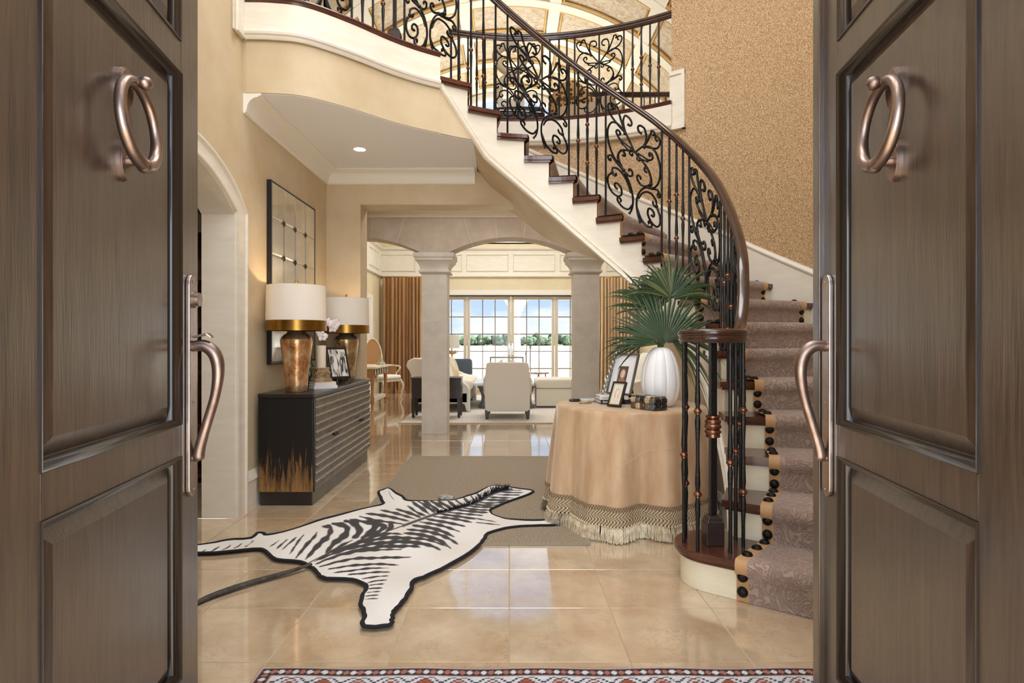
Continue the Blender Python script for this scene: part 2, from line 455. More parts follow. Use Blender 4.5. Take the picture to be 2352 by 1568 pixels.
def B(t):
    "centre line of the balustrade"
    if t <= 18.99: return pol(rE(t)+.09, th(t))
    P = [pol(rE(18)+.09, th(18)), pol(rE(19)+.09, th(19))]+[Vector((x,y,0)) for x, y in BAL]
    k = min(t-19, 6.999); i = int(k); u = k-i
    a, b, c, d = P[i], P[i+1], P[min(i+2,len(P)-1)], P[min(i+3,len(P)-1)]
    return .5*((2*b)+(c-a)*u+(2*a-5*b+4*c-d)*u*u+(3*b-a-3*c+d)*u**3)
def zline(t): return min(t, 19.2)*RISE
def ztread(t): return UP if t >= 19 else int(math.floor(t))*RISE
# ================================================================ FLOOR
TS = .4530
fl = sempty('floor', 'polished beige limestone floor laid in large square tiles')
MB().box(-3.2, 3.2, .70, 14.5, -.08, -.004).build('floor_bed', M_joint, fl)
MB().box(-6.0, -2.12, 1.4, 5.6, -.06, -.001).build('side_room_floor', M_tile, fl)
tb = MB(); g_ = .0016; h_ = TS/2-g_
tb.add([(-h_,-h_,-.012),(h_,-h_,-.012),(h_,h_,-.012),(-h_,h_,-.012),(-h_,-h_,-.0015),(h_,-h_,-.0015),(h_,h_,-.0015),(-h_,h_,-.0015),
        (-h_+.0015,-h_+.0015,0),(h_-.0015,-h_+.0015,0),(h_-.0015,h_-.0015,0),(-h_+.0015,h_-.0015,0)],
       [(0,3,2,1),(0,1,5,4),(1,2,6,5),(2,3,7,6),(3,0,4,7),(4,5,9,8),(5,6,10,9),(6,7,11,10),(7,4,8,11),(8,9,10,11)])
tile_me = tb.mesh('tile', M_tile)
far = MB()
for j in range(-3, 27):
    yc = 2.686+TS*(j+.5)
    for i in range(-7, 7):
        xc = TS*(i+.5)
        if yc < 6.1 and (xc < -2.2 or xc > 1.75): continue
        if yc > 14.3: continue
        if 3.5 < yc < 6.0 and xc > 1.5: continue
        if yc < 8.9: inst('tile', tile_me, fl, (xc, yc, 0))
        else: far.box(xc-h_, xc+h_, yc-h_, yc+h_, -.012, 0)
far.build('distant_tiles', M_tile, fl, kind='stuff')
struct(MB().box(-4, 4, -5, .70, -.12, -.02).build('floor_porch', mat('porch_stone', lin(190, 178, 160), .7)), 'pale stone porch floor outside the doors')
# ================================================================ LEFT WALL WITH ARCH
XL = -1.87
def arch_pts(yc, hw, zc, R, n=14):
    a = math.asin(hw/R)
    return [(yc+R*math.sin(-a+2*a*i/n), zc+R*math.cos(-a+2*a*i/n)) for i in range(n+1)]
wl = MB()
ap = arch_pts(3.35, .72, 1.22, 1.11)
poly = [(.70,0),(2.63,0)]+ap+[(4.07,0),(6.1,0),(6.1,6.4),(.70,6.4)]
wl.extr([(XL, y, z) for y, z in poly], (-.222, 0, 0))
wall_left = struct(wl.build('wall_left', M_plaster), 'golden glazed plaster wall with an arched doorway')
cp = [(XL, 2.575, .0)]+[(XL, y, z) for y, z in arch_pts(3.35, .775, 1.22, 1.165)]+[(XL, 4.125, .0)]
casing = MB().sweep(cp, [(-.065,0),(-.065,.034),(-.05,.036),(-.042,.024),(-.03,.022),(.03,.018),(.045,.022),(.055,.018),(.055,0)], up=(1,0,0), flat=False)
tr1 = struct(casing.build('trim_1', M_cream, smooth=35), 'cream arched casing around the left doorway')
lp = [(XL-.111, 2.63, 0)]+[(XL-.111, y, z) for y, z in ap]+[(XL-.111, 4.07, 0)]
struct(MB().sweep(lp, [(.0,-.113),(.0,.113),(.012,.113),(.012,-.113)], up=(1,0,0)).build('trim_2', M_cream), 'cream jamb lining inside the left arch')
bbp = [(0,0),(.018,0),(.018,.20),(.026,.205),(.022,.225),(.012,.25),(.008,.27),(0,.27)]
struct(MB().sweep([(XL, 4.20, 0), (XL, 6.1, 0), (-1.523, 6.1, 0), (-1.523, 6.38, 0)], bbp, flat=True).build('baseboard_left', M_cream, smooth=30), 'tall cream baseboard behind the black sideboard')
# side room glimpsed through the arch
struct(MB().box(-6.0, -5.8, 1.2, 5.8, 0, 3.2).box(-6, -2.12, 5.6, 5.8, 0, 3.2).box(-6, -2.12, 1.2, 1.4, 0, 3.2).build('wall_side_room', M_plaster), 'plaster walls of the side room beyond the arch')
struct(MB().box(-6, -2.12, 1.2, 5.8, 3.0, 3.2).build('ceiling_side_room', M_ceil), 'ceiling of the side room beyond the arch')
bk = thing('library_bookcase', 'dark mahogany bookcase glimpsed behind the left arch', 'bookcase', (-2.95, 5.0, 0))
bkm = mat('library_mahogany', lin(96, 44, 24), .35, var=lin(64, 28, 16), vs=8)
MB().box(-.9, .75, .45, .5, 0, 2.6).build('back_panel', bkm, bk)
MB().box(-.9, -.85, 0, .45, 0, 2.6).build('side_panel', bkm, bk); MB().box(.70, .75, 0, .45, 0, 2.6).build('side_panel', bkm, bk)
MB().sweep([(-.9,0,2.6),(.75,0,2.6)], [(0,-.1),(.02,-.1),(.04,-.03),(.08,0),(0,0)], flat=True).build('cornice', bkm, bk)
for z in (.08, .5, .95, 1.35, 1.75, 2.15, 2.5): MB().box(-.85, .70, .03, .45, z-.03, z).build('shelf', bkm, bk)
# ================================================================ BACK WALL OF THE FOYER (pier and header)
def zsof(x, y):
    lo, hi = 13.0, 19.5
    for _ in range(40):
        m_ = (lo+hi)/2
        if pol(rE(m_)+.04, th(m_)+.02).x > x: lo = m_
        else: hi = m_
    return zlow(lo)+.01
wb = MB()
xs_ = [-.28, -.2, -.1, .0, .1, .15]
poly = [(-3.06,0),(-1.523,0),(-1.523,2.60),(.15,2.60)]+[(x, max(2.605, min(2.93, zsof(x, 6.1)))) for x in xs_[::-1]]+[(-.34,2.95),(-3.06,2.95)]
wb.extr([(x, 6.10, z) for x, z in poly], (0, .28, 0))
struct(wb.build('wall_back', M_plaster), 'golden plaster pier and header at the end of the foyer')
crown = [(0,0),(.125,0),(.125,-.016),(.108,-.02),(.10,-.028)]+[(.10-.075*math.sin(a), -.028-.085*(1-math.cos(a))) for a in (.3,.6,.9,1.2,1.5)]+[(.02,-.118),(.02,-.128),(.008,-.14),(0,-.14)]
struct(MB().sweep([(XL,4.19,2.945),(XL,6.1,2.945),(-.35,6.1,2.945)], crown, flat=True).build('trim_3', M_white, smooth=35), 'white coved crown moulding under the balcony ceiling')
# ================================================================ UPPER FLOOR SLAB, BALCONY FASCIA
Q = cr_spline([(-1.87,4.17,0),(-1.66,4.18,0),(-1.45,4.235,0),(-1.2,4.44,0),(-.95,4.70,0),(-.76,4.86,0),(-.585,4.975,0)], 6)
Qf = [(p.x, p.y) for p in Q]
a19 = th(19)
arc = [pol(2.60, a) for a in np.linspace(a19-.02, math.radians(55.4), 24)]
slab = [(XL,4.19)]+[(x, y+.015) for x, y in Qf[1:]]+[tuple(pol(ROUT-.02, a19+.01).xy)]+[tuple(p.xy) for p in arc]+[(3.06,5.95),(3.06,8.05),(-3.06,8.05),(-3.06,6.1),(XL,6.1)]
# balcony part ends at the stair; underside is the flat ceiling
slab_low = [(XL,4.19)]+[(x, y+.015) for x, y in Qf[1:]]+[tuple(pol(ROUT+.08, a19+.01).xy)]+[tuple(pol(ROUT+.08, a).xy) for a in np.linspace(a19-.02, math.radians(55.4), 24)]+[(3.06,5.95),(3.06,8.05),(-3.06,8.05),(-3.06,6.1),(XL,6.1)]
struct(MB().prism(slab_low, 2.946, UP-.03).build('floor_upper', M_plaster), 'upper floor slab with curved golden plaster balcony front')
struct(MB().prism(slab, UP-.03, UP).build('floor_gallery', mat('gallery_boards', lin(120, 84, 56), .4)), 'wood floor of the upstairs gallery')
cpoly = [(XL,4.21)]+[(x, y+.028) for x, y in Qf[1:]]+[tuple(pol(rE(u)+.055, th(u)+.02).xy) for u in (18.8,18.5,18.2,17.95,17.75)]+[(-.33,6.1),(XL,6.1)]
struct(MB().prism(cpoly, 2.941, 2.948).build('ceiling', M_ceil), 'flat pale grey ceiling under the balcony')
nose_prof = [(-.05,-.042),(.018,-.042),(.024,-.034),(.026,-.026),(.034,-.022),(.04,-.012),(.036,-.002),(.03,0),(-.05,0)]
struct(MB().sweep([(x, y, UP) for x, y in Qf], nose_prof, flat=True).build('trim_4', M_wood, smooth=40), 'dark wood nosing along the curved balcony edge')
fas = [(0,0),(.02,0),(.02,-.185),(.03,-.19),(.038,-.205),(.034,-.22),(.022,-.228),(.018,-.24),(.01,-.25),(0,-.25)]
struct(MB().sweep([(x, y, UP-.04) for x, y in Qf], fas, flat=True).build('trim_5', M_cream, smooth=35), 'cream moulded fascia band along the curved balcony')
# plaster face carrying on under the stair end, down to the ceiling
pw_ = MB(); vs = []; n = 16
for i in range(n+1):
    u = 19.12-(19.12-17.45)*i/n
    for rr in (rE(u)+.037, rE(u)+.09):
        p = pol(rr, th(u)+.02); vs += [(p.x, p.y, 2.945), (p.x, p.y, max(2.946, zlow(u)+.03))]
fs = [(0,1,3,2), (4*n,4*n+2,4*n+3,4*n+1)]
for i in range(n):
    b = 4*i; fs += [(b,b+4,b+5,b+1), (b+2,b+3,b+7,b+6), (b,b+2,b+6,b+4), (b+1,b+5,b+7,b+3)]
pw_.add(vs, fs); struct(pw_.build('wall_balcony', M_plaster, smooth=30), 'plaster face between balcony front and stair')
# vertical casing on the left wall above the balcony
struct(MB().box(XL, XL+.03, 4.02, 4.19, 3.31, 5.2).box(XL+.03, XL+.05, 4.0, 4.06, 3.29, 5.2).build('trim_6', M_cream, bevel=.006), 'cream wall board beside the balcony end')
# gallery fascia and nosing around the stairwell
ga = [pol(2.60, a) for a in np.linspace(a19-.03, math.radians(55.0), 30)]
struct(MB().sweep([(p.x, p.y, UP) for p in ga], nose_prof, flat=True).build('trim_7', M_wood, smooth=40), 'dark wood nosing along the gallery edge over the stairwell')
struct(MB().sweep([(p.x, p.y, UP-.04) for p in ga], [(-.1,0)]+fas[1:-1]+[(-.1,-.25)], flat=True).build('trim_8', M_cream, smooth=35), 'cream moulded fascia under the gallery edge')
def ringwall(a0, a1, r0, r1, zb, zt, n):
    m = MB(); A = [a0+(a1-a0)*i/n for i in range(n+1)]
    vs = []
    for a in A:
        p, q = pol(r0, a), pol(r1, a)
        vs += [(p.x, p.y, zb(a)), (q.x, q.y, zb(a)), (q.x, q.y, zt(a)), (p.x, p.y, zt(a))]
    fs = [(0,1,2,3), (4*n,4*n+3,4*n+2,4*n+1)]
    for i in range(n):
        for k in range(4): fs.append((4*i+k, 4*i+(k+1) % 4, 4*i+4+(k+1) % 4, 4*i+4+k))
    return m.add(vs, fs)
A_OPEN = math.radians(55.4); T_OPEN = 10.4
struct(ringwall(math.radians(-62), th(T_OPEN), ROUT, ROUT+.25, lambda a: 0, lambda a: 6.4, 40).build('wall_right', M_paper, smooth=30), 'curved wall in gold beaded wallpaper beside the stair')
struct(ringwall(th(T_OPEN), A_OPEN, ROUT, ROUT+.25, lambda a: zlow(t_of(a))+.02, lambda a: 6.4, 8).build('wall_stair', M_paper, smooth=30), 'far end of the curved gold wallpaper wall')
struct(ringwall(A_OPEN, math.radians(124), ROUT, ROUT+.12, lambda a: zlow(t_of(a))+.02, lambda a: UP-.26, 24).build('wall_stairwell', M_paper, smooth=30), 'gold wallpaper under the gallery edge behind the stair')
eb = MB()
for a0, a1, z0, z1, th_ in ((52.6,55.6,UP-.27,UP+.27,.03),(52.2,52.9,UP-.29,UP+.29,.045),(52.2,55.6,UP+.25,UP+.29,.045),(52.2,55.6,UP-.29,UP-.25,.045)):
    A = [math.radians(a0), math.radians(a1)]
    p0, p1 = pol(ROUT-th_, A[0]), pol(ROUT-th_, A[1]); q0, q1 = pol(ROUT+.01, A[0]), pol(ROUT+.01, A[1])
    eb.prism([p0.xy, p1.xy, q1.xy, q0.xy], z0, z1)
struct(eb.build('trim_9', M_cream), 'cream moulded end board where the gallery meets the curved wall')
# closing walls
struct(MB().box(1.36, 1.6, .70, 1.52, 0, 6.4).build('wall_right_front', M_plaster), 'plaster wall behind the right entrance door')
fw = MB()
fw.box(-2.12, -.84, .70, .86, 0, 6.4).box(.84, 1.6, .70, .86, 0, 6.4).box(-.84, .84, .70, .86, 2.62, 3.2).box(-.84, .84, .70, .86, 5.9, 6.4)
struct(fw.build('wall_front', M_plaster), 'plaster wall around the entrance doors')
struct(MB().box(-3.3, 3.3, .70, 8.05, 6.4, 6.6).build('ceiling_foyer', M_ceil), 'high foyer ceiling above the frame')
struct(MB().box(-3.26, -3.06, 6.1, 8.05, 0, 6.4).build('wall_vestibule_left', M_plaster), 'plaster wall left of the stone arcade')
struct(MB().box(3.06, 3.26, 5.65, 8.05, 0, 6.4).box(2.12, 3.26, 5.72, 5.85, 0, 2.95).build('wall_vestibule_right', M_plaster), 'plaster wall right of the stone arcade')
struct(MB().box(-3.26, -1.87, 6.0, 6.1, 3.0, 6.4).build('wall_gallery_left', M_yplaster), 'plaster wall of the upstairs hall')
# ================================================================ STONE ARCADE
AY0, AY1 = 7.72, 8.05
arcade = sempty('wall_arcade', 'limestone arcade wall of shallow arches on square columns')
ZS, RA, HW = 2.34, 1.727, .82
def soff(x): return ZS-math.sqrt(RA*RA-HW*HW)+math.sqrt(max(0, RA*RA-x*x))
COLX = (-.972, 1.0)
ctr = (-.972+1.0)/2
cents = (ctr-1.972, ctr, ctr+1.972)
gp = .003
for c in cents:
    bx = [-HW, -.5, -.17, .17, .5, HW]; tx = [-.90, -.60, -.2, .2, .60, .90]
    for k in range(5):
        b0, b1, t0_, t1_ = bx[k]+gp, bx[k+1]-gp, tx[k]+gp, tx[k+1]-gp
        pts = [(c+b0+(b1-b0)*i/4, soff(b0+(b1-b0)*i/4)) for i in range(5)]+[(c+t1_, 2.80), (c+t0_, 2.80)]
        if pts[0][0] < -3.06 and pts[4][0] < -3.06: continue
        MB().extr([(x, AY0, z) for x, z in pts], (0, AY1-AY0, 0)).build('stone_block', M_spand, arcade, bevel=.003, seg=1)
for x in (COLX[0]-1.972, COLX[0], COLX[1], COLX[1]+1.972):
    MB().extr([(x-.165, AY0-.004, ZS), (x+.165, AY0-.004, ZS), (x+.083, AY0-.004, 2.80), (x-.083, AY0-.004, 2.80)], (0, AY1-AY0+.008, 0)).build('pier_block', M_spand, arcade, bevel=.003, seg=1)
for c in cents:
    MB().extr([(x, AY0+.004, z) for x, z in [(c+max(-HW, min(HW, -.986+1.972*i/20)), soff(max(-HW, min(HW, -.986+1.972*i/20)))+.004) for i in range(21)]+[(c+.986, 2.80), (c-.986, 2.80)]], (0, AY1-AY0-.008, 0)).build('joint_backing', M_grout, arcade)
MB().sweep([(-3.06, AY0, 2.8), (3.06, AY0, 2.8)], [(-.33,0),(0,0),(.02,.0),(.02,.02),(.035,.03),(.03,.05),(.015,.06),(.015,.15),(.04,.16),(.04,.175),(-.33,.175)], flat=True).build('cornice', mat('cornice_stone', lin(214, 200, 176), .7), arcade, smooth=30)
capm = MB()
r2 = math.sqrt(2)
capp = [(.17,2.085),(.195,2.09),(.203,2.105),(.195,2.12),(.182,2.125),(.180,2.14),(.185,2.165),(.198,2.195),(.222,2.225),(.24,2.245),(.245,2.25),(.245,2.275),(.255,2.28),(.262,2.29),(.262,ZS)]
capm.lathe([(r*r2, z) for r, z in capp], 4, a0=PI/4, a1=PI/4+2*PI)
cap_me = capm.mesh('capital', M_stone, smooth=35)
zj = [0, .33, .70, 1.065, 1.437, 1.80, 2.09]
for x in (COLX[0]-1.972, COLX[1]+1.972):
    inst('end_capital', cap_me, arcade, (x, (AY0+AY1)/2, 0)); MB().box(x-.165, x+.165, AY0, AY1, 0, 2.09).build('end_pier', M_stone, arcade)
for i, x in enumerate(COLX):
    lab = ['square limestone column standing clear beside the dark console table', 'square limestone column rising behind the draped round table'][i]
    c = thing('stone_column', lab, 'column', (x, (AY0+AY1)/2, 0), 0, 'arcade columns')
    inst('capital', cap_me, c)
    MB().box(-.162, .162, -.162, .162, 0, 2.09).build('joint_core', M_grout, c)
    for k in range(6):
        MB().box(-.165, .165, -.165, .165, zj[k]+(.0015 if k else 0), zj[k+1]-.0015).build('shaft_block', M_stone, c, bevel=.003, seg=1)
# ================================================================ LIVING ROOM SHELL
XLR, YB = 3.06, 14.2
def lframe(name, side):
    x0, x1 = (-XLR-.25, -XLR) if side < 0 else (XLR, XLR+.25)
    return MB().box(x0, x1, 8.05, YB+.3, 0, 6.0)
struct(lframe('wl', -1).build('wall_living_left', M_yplaster), 'pale gold plaster wall at the left of the living room')
struct(lframe('wr', 1).build('wall_living_right', M_yplaster), 'pale gold plaster wall at the right of the living room')
DX0, DX1, DZ = -2.06, 2.13, 2.30
wbk = MB()
wbk.box(-XLR, DX0, YB, YB+.3, 0, 3.55).box(DX1, XLR, YB, YB+.3, 0, 3.55).box(DX0, DX1, YB, YB+.3, DZ, 3.55)
VR, VC = 4.0, 3.2
va = math.asin(XLR/VR)
arcw = [(2.05*math.cos(a), 5.03+2.05*math.sin(a)) for a in np.linspace(PI, 0, 25)]
vtop = [(VR*math.sin(a), VC+VR*math.cos(a)) for a in np.linspace(va, -va, 25)]
for sgn in (1, -1):
    pts = [(-XLR,3.55),(-2.05,3.55)]+arcw[:13]+[(0, VC+VR)]+[p for p in vtop if p[0] < -.01]
    pts = [(sgn*x, z) for x, z in pts]
    wbk.extr([(x, YB, z) for x, z in pts], (0, .3, 0))
struct(wbk.build('wall_living_back', M_yplaster), 'pale gold end wall of the living room with garden doors')
vault = sempty('ceiling_living', 'barrel vaulted ceiling with white ribs and gold mouldings')
def vault_mat():
    m, t, b = nodes_of('sponged_vault_paint')
    g = N(t, 'ShaderNodeNewGeometry')
    n1 = N(t, 'ShaderNodeTexNoise', Scale=9, Detail=7, Roughness=.7, Distortion=1.2); t.links.new(g.outputs['Position'], n1.inputs['Vector'])
    rp = N(t, 'ShaderNodeValToRGB'); t.links.new(n1.outputs[0], rp.inputs[0])
    rp.color_ramp.elements[0].position = .34; rp.color_ramp.elements[0].color = lin(184, 160, 128)
    rp.color_ramp.elements[1].position = .58; rp.color_ramp.elements[1].color = lin(228, 216, 196)
    t.links.new(rp.outputs[0], b.inputs['Base Color']); b.inputs['Roughness'].default_value = .7
    return m
M_vault = vault_mat()
yr = [8.1, 9.3, 10.45, 11.6, 12.8, 14.05]; ar = [-va, math.radians(-36), math.radians(-11.7), math.radians(11.7), math.radians(36), va]
for j in range(5):
    for i in range(5):
        def fv(u, v, i=i, j=j):
            a = ar[i]+(ar[i+1]-ar[i])*u; y = yr[j]-.0+(yr[j+1]-yr[j])*v
            if j == 0 and v == 0: y = 8.05
            if j == 4 and v == 1: y = YB
            return (VR*math.sin(a), y, VC+VR*math.cos(a))
        MB().grid(fv, 8, 1).build('vault_panel', M_vault, vault, smooth=True)
MB().extr([((VR+.25)*math.sin(a), 8.05, VC+(VR+.25)*math.cos(a)) for a in np.linspace(-va-.05, va+.05, 20)]+[((VR+.12)*math.sin(a), 8.05, VC+(VR+.12)*math.cos(a)) for a in np.linspace(va+.05, -va-.05, 20)], (0, YB+.3-8.05, 0)).build('vault_shell', M_white, vault)
apath = lambda y, R: [(R*math.sin(a), y, VC+R*math.cos(a)) for a in np.linspace(-va, va, 41)]
for y in yr[1:]:
    MB().sweep(apath(y, VR), [(-.11,.01),(-.11,-.05),(.11,-.05),(.11,.01)], up=(0,1,0)) if False else None
    rb = MB()
    for (d0, d1, r0, r1) in ((-.11,.11,VR-.06,VR+.01),):
        A = np.linspace(-va, va, 41); vs = []
        for a in A:
            for yy, rr in ((y+d0, r1),(y+d0, r0),(y+d1, r0),(y+d1, r1)): vs.append((rr*math.sin(a), yy, VC+rr*math.cos(a)))
        fs = [(0,1,2,3),(160,163,162,161)]
        for k in range(40):
            for q in range(4): fs.append((4*k+q, 4*k+(q+1)%4, 4*k+4+(q+1)%4, 4*k+4+q))
        rb.add(vs, fs)
    rb.build('vault_rib', M_white, vault, smooth=30)
    for dy in (-.155, .155):
        MB().tube([(VR-.03)*Vector((math.sin(a), 0, math.cos(a)))+Vector((0, y+dy, VC)) for a in np.linspace(-va, va, 41)], .024, 6).build('gold_moulding', M_gold, vault, smooth=True)
for a in ar[1:-1]:
    s_, c_ = math.sin(a), math.cos(a)
    def lp_(d, r): return (r*s_+d*c_, 0, VC+r*c_-d*s_)
    pts = [lp_(-.1, VR+.01), lp_(-.1, VR-.055), lp_(.1, VR-.055), lp_(.1, VR+.01)]
    MB().extr([(p[0], 8.06, p[2]) for p in pts], (0, YB-8.07, 0)).build('vault_beam', M_white, vault)
    for d in (-.14, .14):
        p = lp_(d, VR-.025); MB().tube([(p[0], 8.06, p[2]), (p[0], YB-.02, p[2])], .020, 6).build('gold_moulding', M_gold, vault, smooth=True)
# frieze of panels round the living room
def frieze(name, path, centers_fn, n, label):
    f = sempty(name, label)
    MB().sweep([(p[0], p[1], 2.73) for p in path], [(0,0),(.05,0),(.06,.02),(.05,.045),(.03,.06),(.022,.08),(.022,.62),(.05,.64),(.07,.665),(.075,.70),(0,.70)], flat=True).build('frieze_board', M_cream, f, smooth=30)
    for k in range(n):
        pts = centers_fn(k)
        MB().sweep(pts[0], [(-.014,0),(-.014,.014),(0,.02),(.014,.010),(.014,0)], closed=True, up=pts[1]).build('panel_moulding', M_cream, f)
def back_rect(k):
    c = .035+(k-2.5)*1.105; h = .49
    return [(c-h, YB-.022, 2.88), (c+h, YB-.022, 2.88), (c+h, YB-.022, 3.27), (c-h, YB-.022, 3.27)], (0,-1,0)
frieze('trim_10', [(-XLR, YB, 0), (XLR, YB, 0)], back_rect, 6, 'cream panelled frieze above the garden doors')
def left_rect(k):
    c = 8.75+k*1.15; h = .47
    return [(-XLR+.022, c-h, 2.88), (-XLR+.022, c+h, 2.88), (-XLR+.022, c+h, 3.27), (-XLR+.022, c-h, 3.27)], (1,0,0)
frieze('trim_11', [(-XLR, 8.06, 0), (-XLR, YB, 0)], left_rect, 5, 'cream panelled frieze on the left living room wall')
def right_rect(k):
    c = 8.75+k*1.15; h = .47
    return [(XLR-.022, c-h, 2.88), (XLR-.022, c+h, 2.88), (XLR-.022, c+h, 3.27), (XLR-.022, c-h, 3.27)], (-1,0,0)
frieze('trim_12', [(XLR, YB, 0), (XLR, 8.06, 0)], right_rect, 5, 'cream panelled frieze on the right living room wall')
# white door with casing on the left living-room wall
d3 = sempty('door_3', 'white panelled door with cream casing in the left living room wall')
dpts = [(-XLR, 11.55, 0), (-XLR, 11.55, 2.18), (-XLR, 13.2, 2.18), (-XLR, 13.2, 0)]
MB().sweep(dpts, [(-.06,0),(-.06,.03),(.05,.02),(.06,.0)], up=(1,0,0)).build('casing', M_white, d3)
for y0, y1 in ((11.6,12.36),(12.39,13.15)):
    MB().box(-XLR, -XLR+.012, y0, y1, 0, 2.13).build('leaf', M_white, d3)
    MB().box(-XLR+.012, -XLR+.02, y0+.1, y1-.1, 1.05, 2.0).build('panel', M_white, d3, bevel=.005)
    MB().box(-XLR+.012, -XLR+.02, y0+.1, y1-.1, .2, .95).build('panel', M_white, d3, bevel=.005)
struct(MB().sweep([(-XLR, 8.06, 0), (-XLR, 11.48, 0)], bbp, flat=True).build('baseboard_living', M_white, smooth=30), 'white baseboard in the living room')
# ================================================================ GARDEN DOORS
struct(MB().sweep([(DX0, YB, 0), (DX0, YB, DZ), (DX1, YB, DZ), (DX1, YB, 0)], [(-.10,0),(-.10,.03),(-.02,.03),(.0,.02),(.0,-.3),(-.01,-.3),(-.012,0)], up=(0,-1,0)).build('trim_13', M_white), 'white casing around the garden doors')
struct(MB().box(DX0, DX1, YB, YB+.3, -.01, .025).build('trim_14', mat('door_sill', lin(206, 180, 140), .5)), 'pale wooden sill under the garden doors')
M_munt = mat('stile_paint', lin(214, 205, 188), .45); M_bar = mat('muntin_backlit', lin(134, 122, 106), .45)  # muntins darker than the stiles: their backlit shade is put into the colour
leafx = [DX0+.01, -1.02, .035, 1.09, DX1-.01]
leaflab = ['glazed garden door leaf farthest left, behind the flower lamp', 'glazed garden door leaf left of the meeting stiles', 'glazed garden door leaf right of the meeting stiles', 'glazed garden door leaf farthest right beside the stone column']
for k in range(4):
    w = sempty('window_%d' % (k+1), leaflab[k])
    x0, x1 = leafx[k]+.004, leafx[k+1]-.004; y0, y1 = YB+.10, YB+.15
    sw = .075; zb_, zt_ = .14, 2.20
    for a, b in ((x0, x0+sw), (x1-sw, x1)): MB().box(a, b, y0, y1, .027, 2.285).build('stile', M_munt, w, bevel=.004)
    MB().box(x0+sw, x1-sw, y0, y1, .027, zb_).build('rail', M_munt, w, bevel=.004); MB().box(x0+sw, x1-sw, y0, y1, zt_, 2.285).build('rail', M_munt, w, bevel=.004)
    gx0, gx1 = x0+sw, x1-sw
    for i in (1, 2):
        xm = gx0+(gx1-gx0)*i/3; MB().box(xm-.011, xm+.011, y0+.008, y1-.008, zb_, zt_).build('muntin', M_bar, w)
    for j in (1, 2, 3, 4):
        zm = zb_+(zt_-zb_)*j/5; MB().box(gx0, gx1, y0+.010, y1-.010, zm-.012, zm+.012).build('muntin', M_bar, w)
    for i in range(3):
        for j in range(5):
            a, b = gx0+(gx1-gx0)*i/3+.011, gx0+(gx1-gx0)*(i+1)/3-.011; c, d = zb_+(zt_-zb_)*j/5+.012, zb_+(zt_-zb_)*(j+1)/5-.012
            MB().box(a, b, y0+.022, y0+.028, c, d).build('pane', M_glass, w)
    if k in (1, 2):
        hx = x1-.035 if k == 1 else x0+.035
        MB().cbox((hx, y0-.006, 1.02), (.03, .012, .26)).tube([(hx, y0-.01, 1.02), (hx, y0-.06, 1.02), (hx-(.0 if k == 1 else 0), y0-.06, .92)], .009, 8).build('lever_handle', M_chrome, w, smooth=40)
# high arched window
w5 = sempty('window_5', 'tall arched window high in the living room end wall')
wf = MB().sweep([(-2.05, YB, 3.55)]+[(x, YB, z) for x, z in arcw]+[(2.05, YB, 3.55)], [(-.10,0),(-.10,.04),(0,.03),(.04,.0),(.04,-.2),(0,-.2)], up=(0,-1,0))
wf.build('arched_casing', M_white, w5, smooth=30)
MB().box(-2.05, 2.05, YB, YB+.3, 3.52, 3.6).build('sill', M_white, w5)
for x in (-1.03, 0, 1.03): MB().box(x-.03, x+.03, YB+.1, YB+.16, 3.6, 5.03+math.sqrt(2.05**2-x*x)).build('mullion', M_white, w5)
for z in (4.3, 5.03): MB().box(-2.05, 2.05, YB+.1, YB+.16, z-.025, z+.025).build('transom', M_white, w5)
for x0, x1 in ((-2.05,-1.06),(-1.0,-.03),(.03,1.0),(1.06,2.05)):
    n = 8; xs = [x0+(x1-x0)*i/n for i in range(n+1)]
    pts = [(x0, 3.6), (x1, 3.6)]+[(x, 5.03+math.sqrt(max(0, 2.05**2-x*x))) for x in xs[::-1]]
    MB().extr([(x, YB+.12, z) for x, z in pts], (0, .006, 0)).build('pane', M_glass, w5)
# ================================================================ OUTDOORS
M_terr = mat('terrace_paving', lin(232, 222, 206), .6, var=lin(222, 210, 190), vs=2)
struct(MB().box(-14, 14, YB+.3, 22, -.1, -.02).build('floor_terrace', M_terr), 'sunlit pale terrace outside the garden doors')
struct(MB().box(-60, 60, 22, 46, -.9, -.35).build('ground_lawn', mat('dry_lawn', lin(222, 208, 170), .9, var=lin(205, 196, 150), vs=.4)), 'pale dry lawn sloping to the lake')
struct(MB().box(-900, 900, 46, 330, -1.4, -1.2).build('ground_lake', mat('bright_lake_water', lin(240, 234, 226), .6)), 'bright pale lake water beyond the lawn')
struct(MB().box(-1400, 1400, 329, 600, -1.4, -1.0).build('ground_far_shore', mat('far_shore_grass', lin(96, 104, 78), .9)), 'far lake shore')
M_pat = mat('loggia_stucco', lin(236, 226, 206), .7)
log = sempty('wall_loggia', 'cream stucco arcade of the terrace loggia')
HWL, RL, ZL = 1.78, 1.95, 2.25
def sl(x): return ZL-math.sqrt(RL*RL-HWL*HWL)+math.sqrt(max(0, RL*RL-x*x))
for c in (-5.81, -1.79, 2.23, 6.25):
    xs = [c-2.01]+[c-HWL+2*HWL*i/20 for i in range(21)]+[c+2.01]
    pts = [(c-2.01, ZL)]+[(c-HWL+2*HWL*i/20, sl(-HWL+2*HWL*i/20)) for i in range(21)]+[(c+2.01, ZL), (c+2.01, 4.6), (c-2.01, 4.6)]
    MB().extr([(x, 18.6, z) for x, z in pts], (0, .45, 0)).build('arch_bay', M_pat, log)
for x in (-3.80, 4.24): MB().lathe([(.20,0),(.16,.14),(.135,1.2),(.125,2.05),(.22,2.2),(.22,2.27)], 20, (x, 18.82, -.02)).build('end_column', M_pat, log, smooth=40)
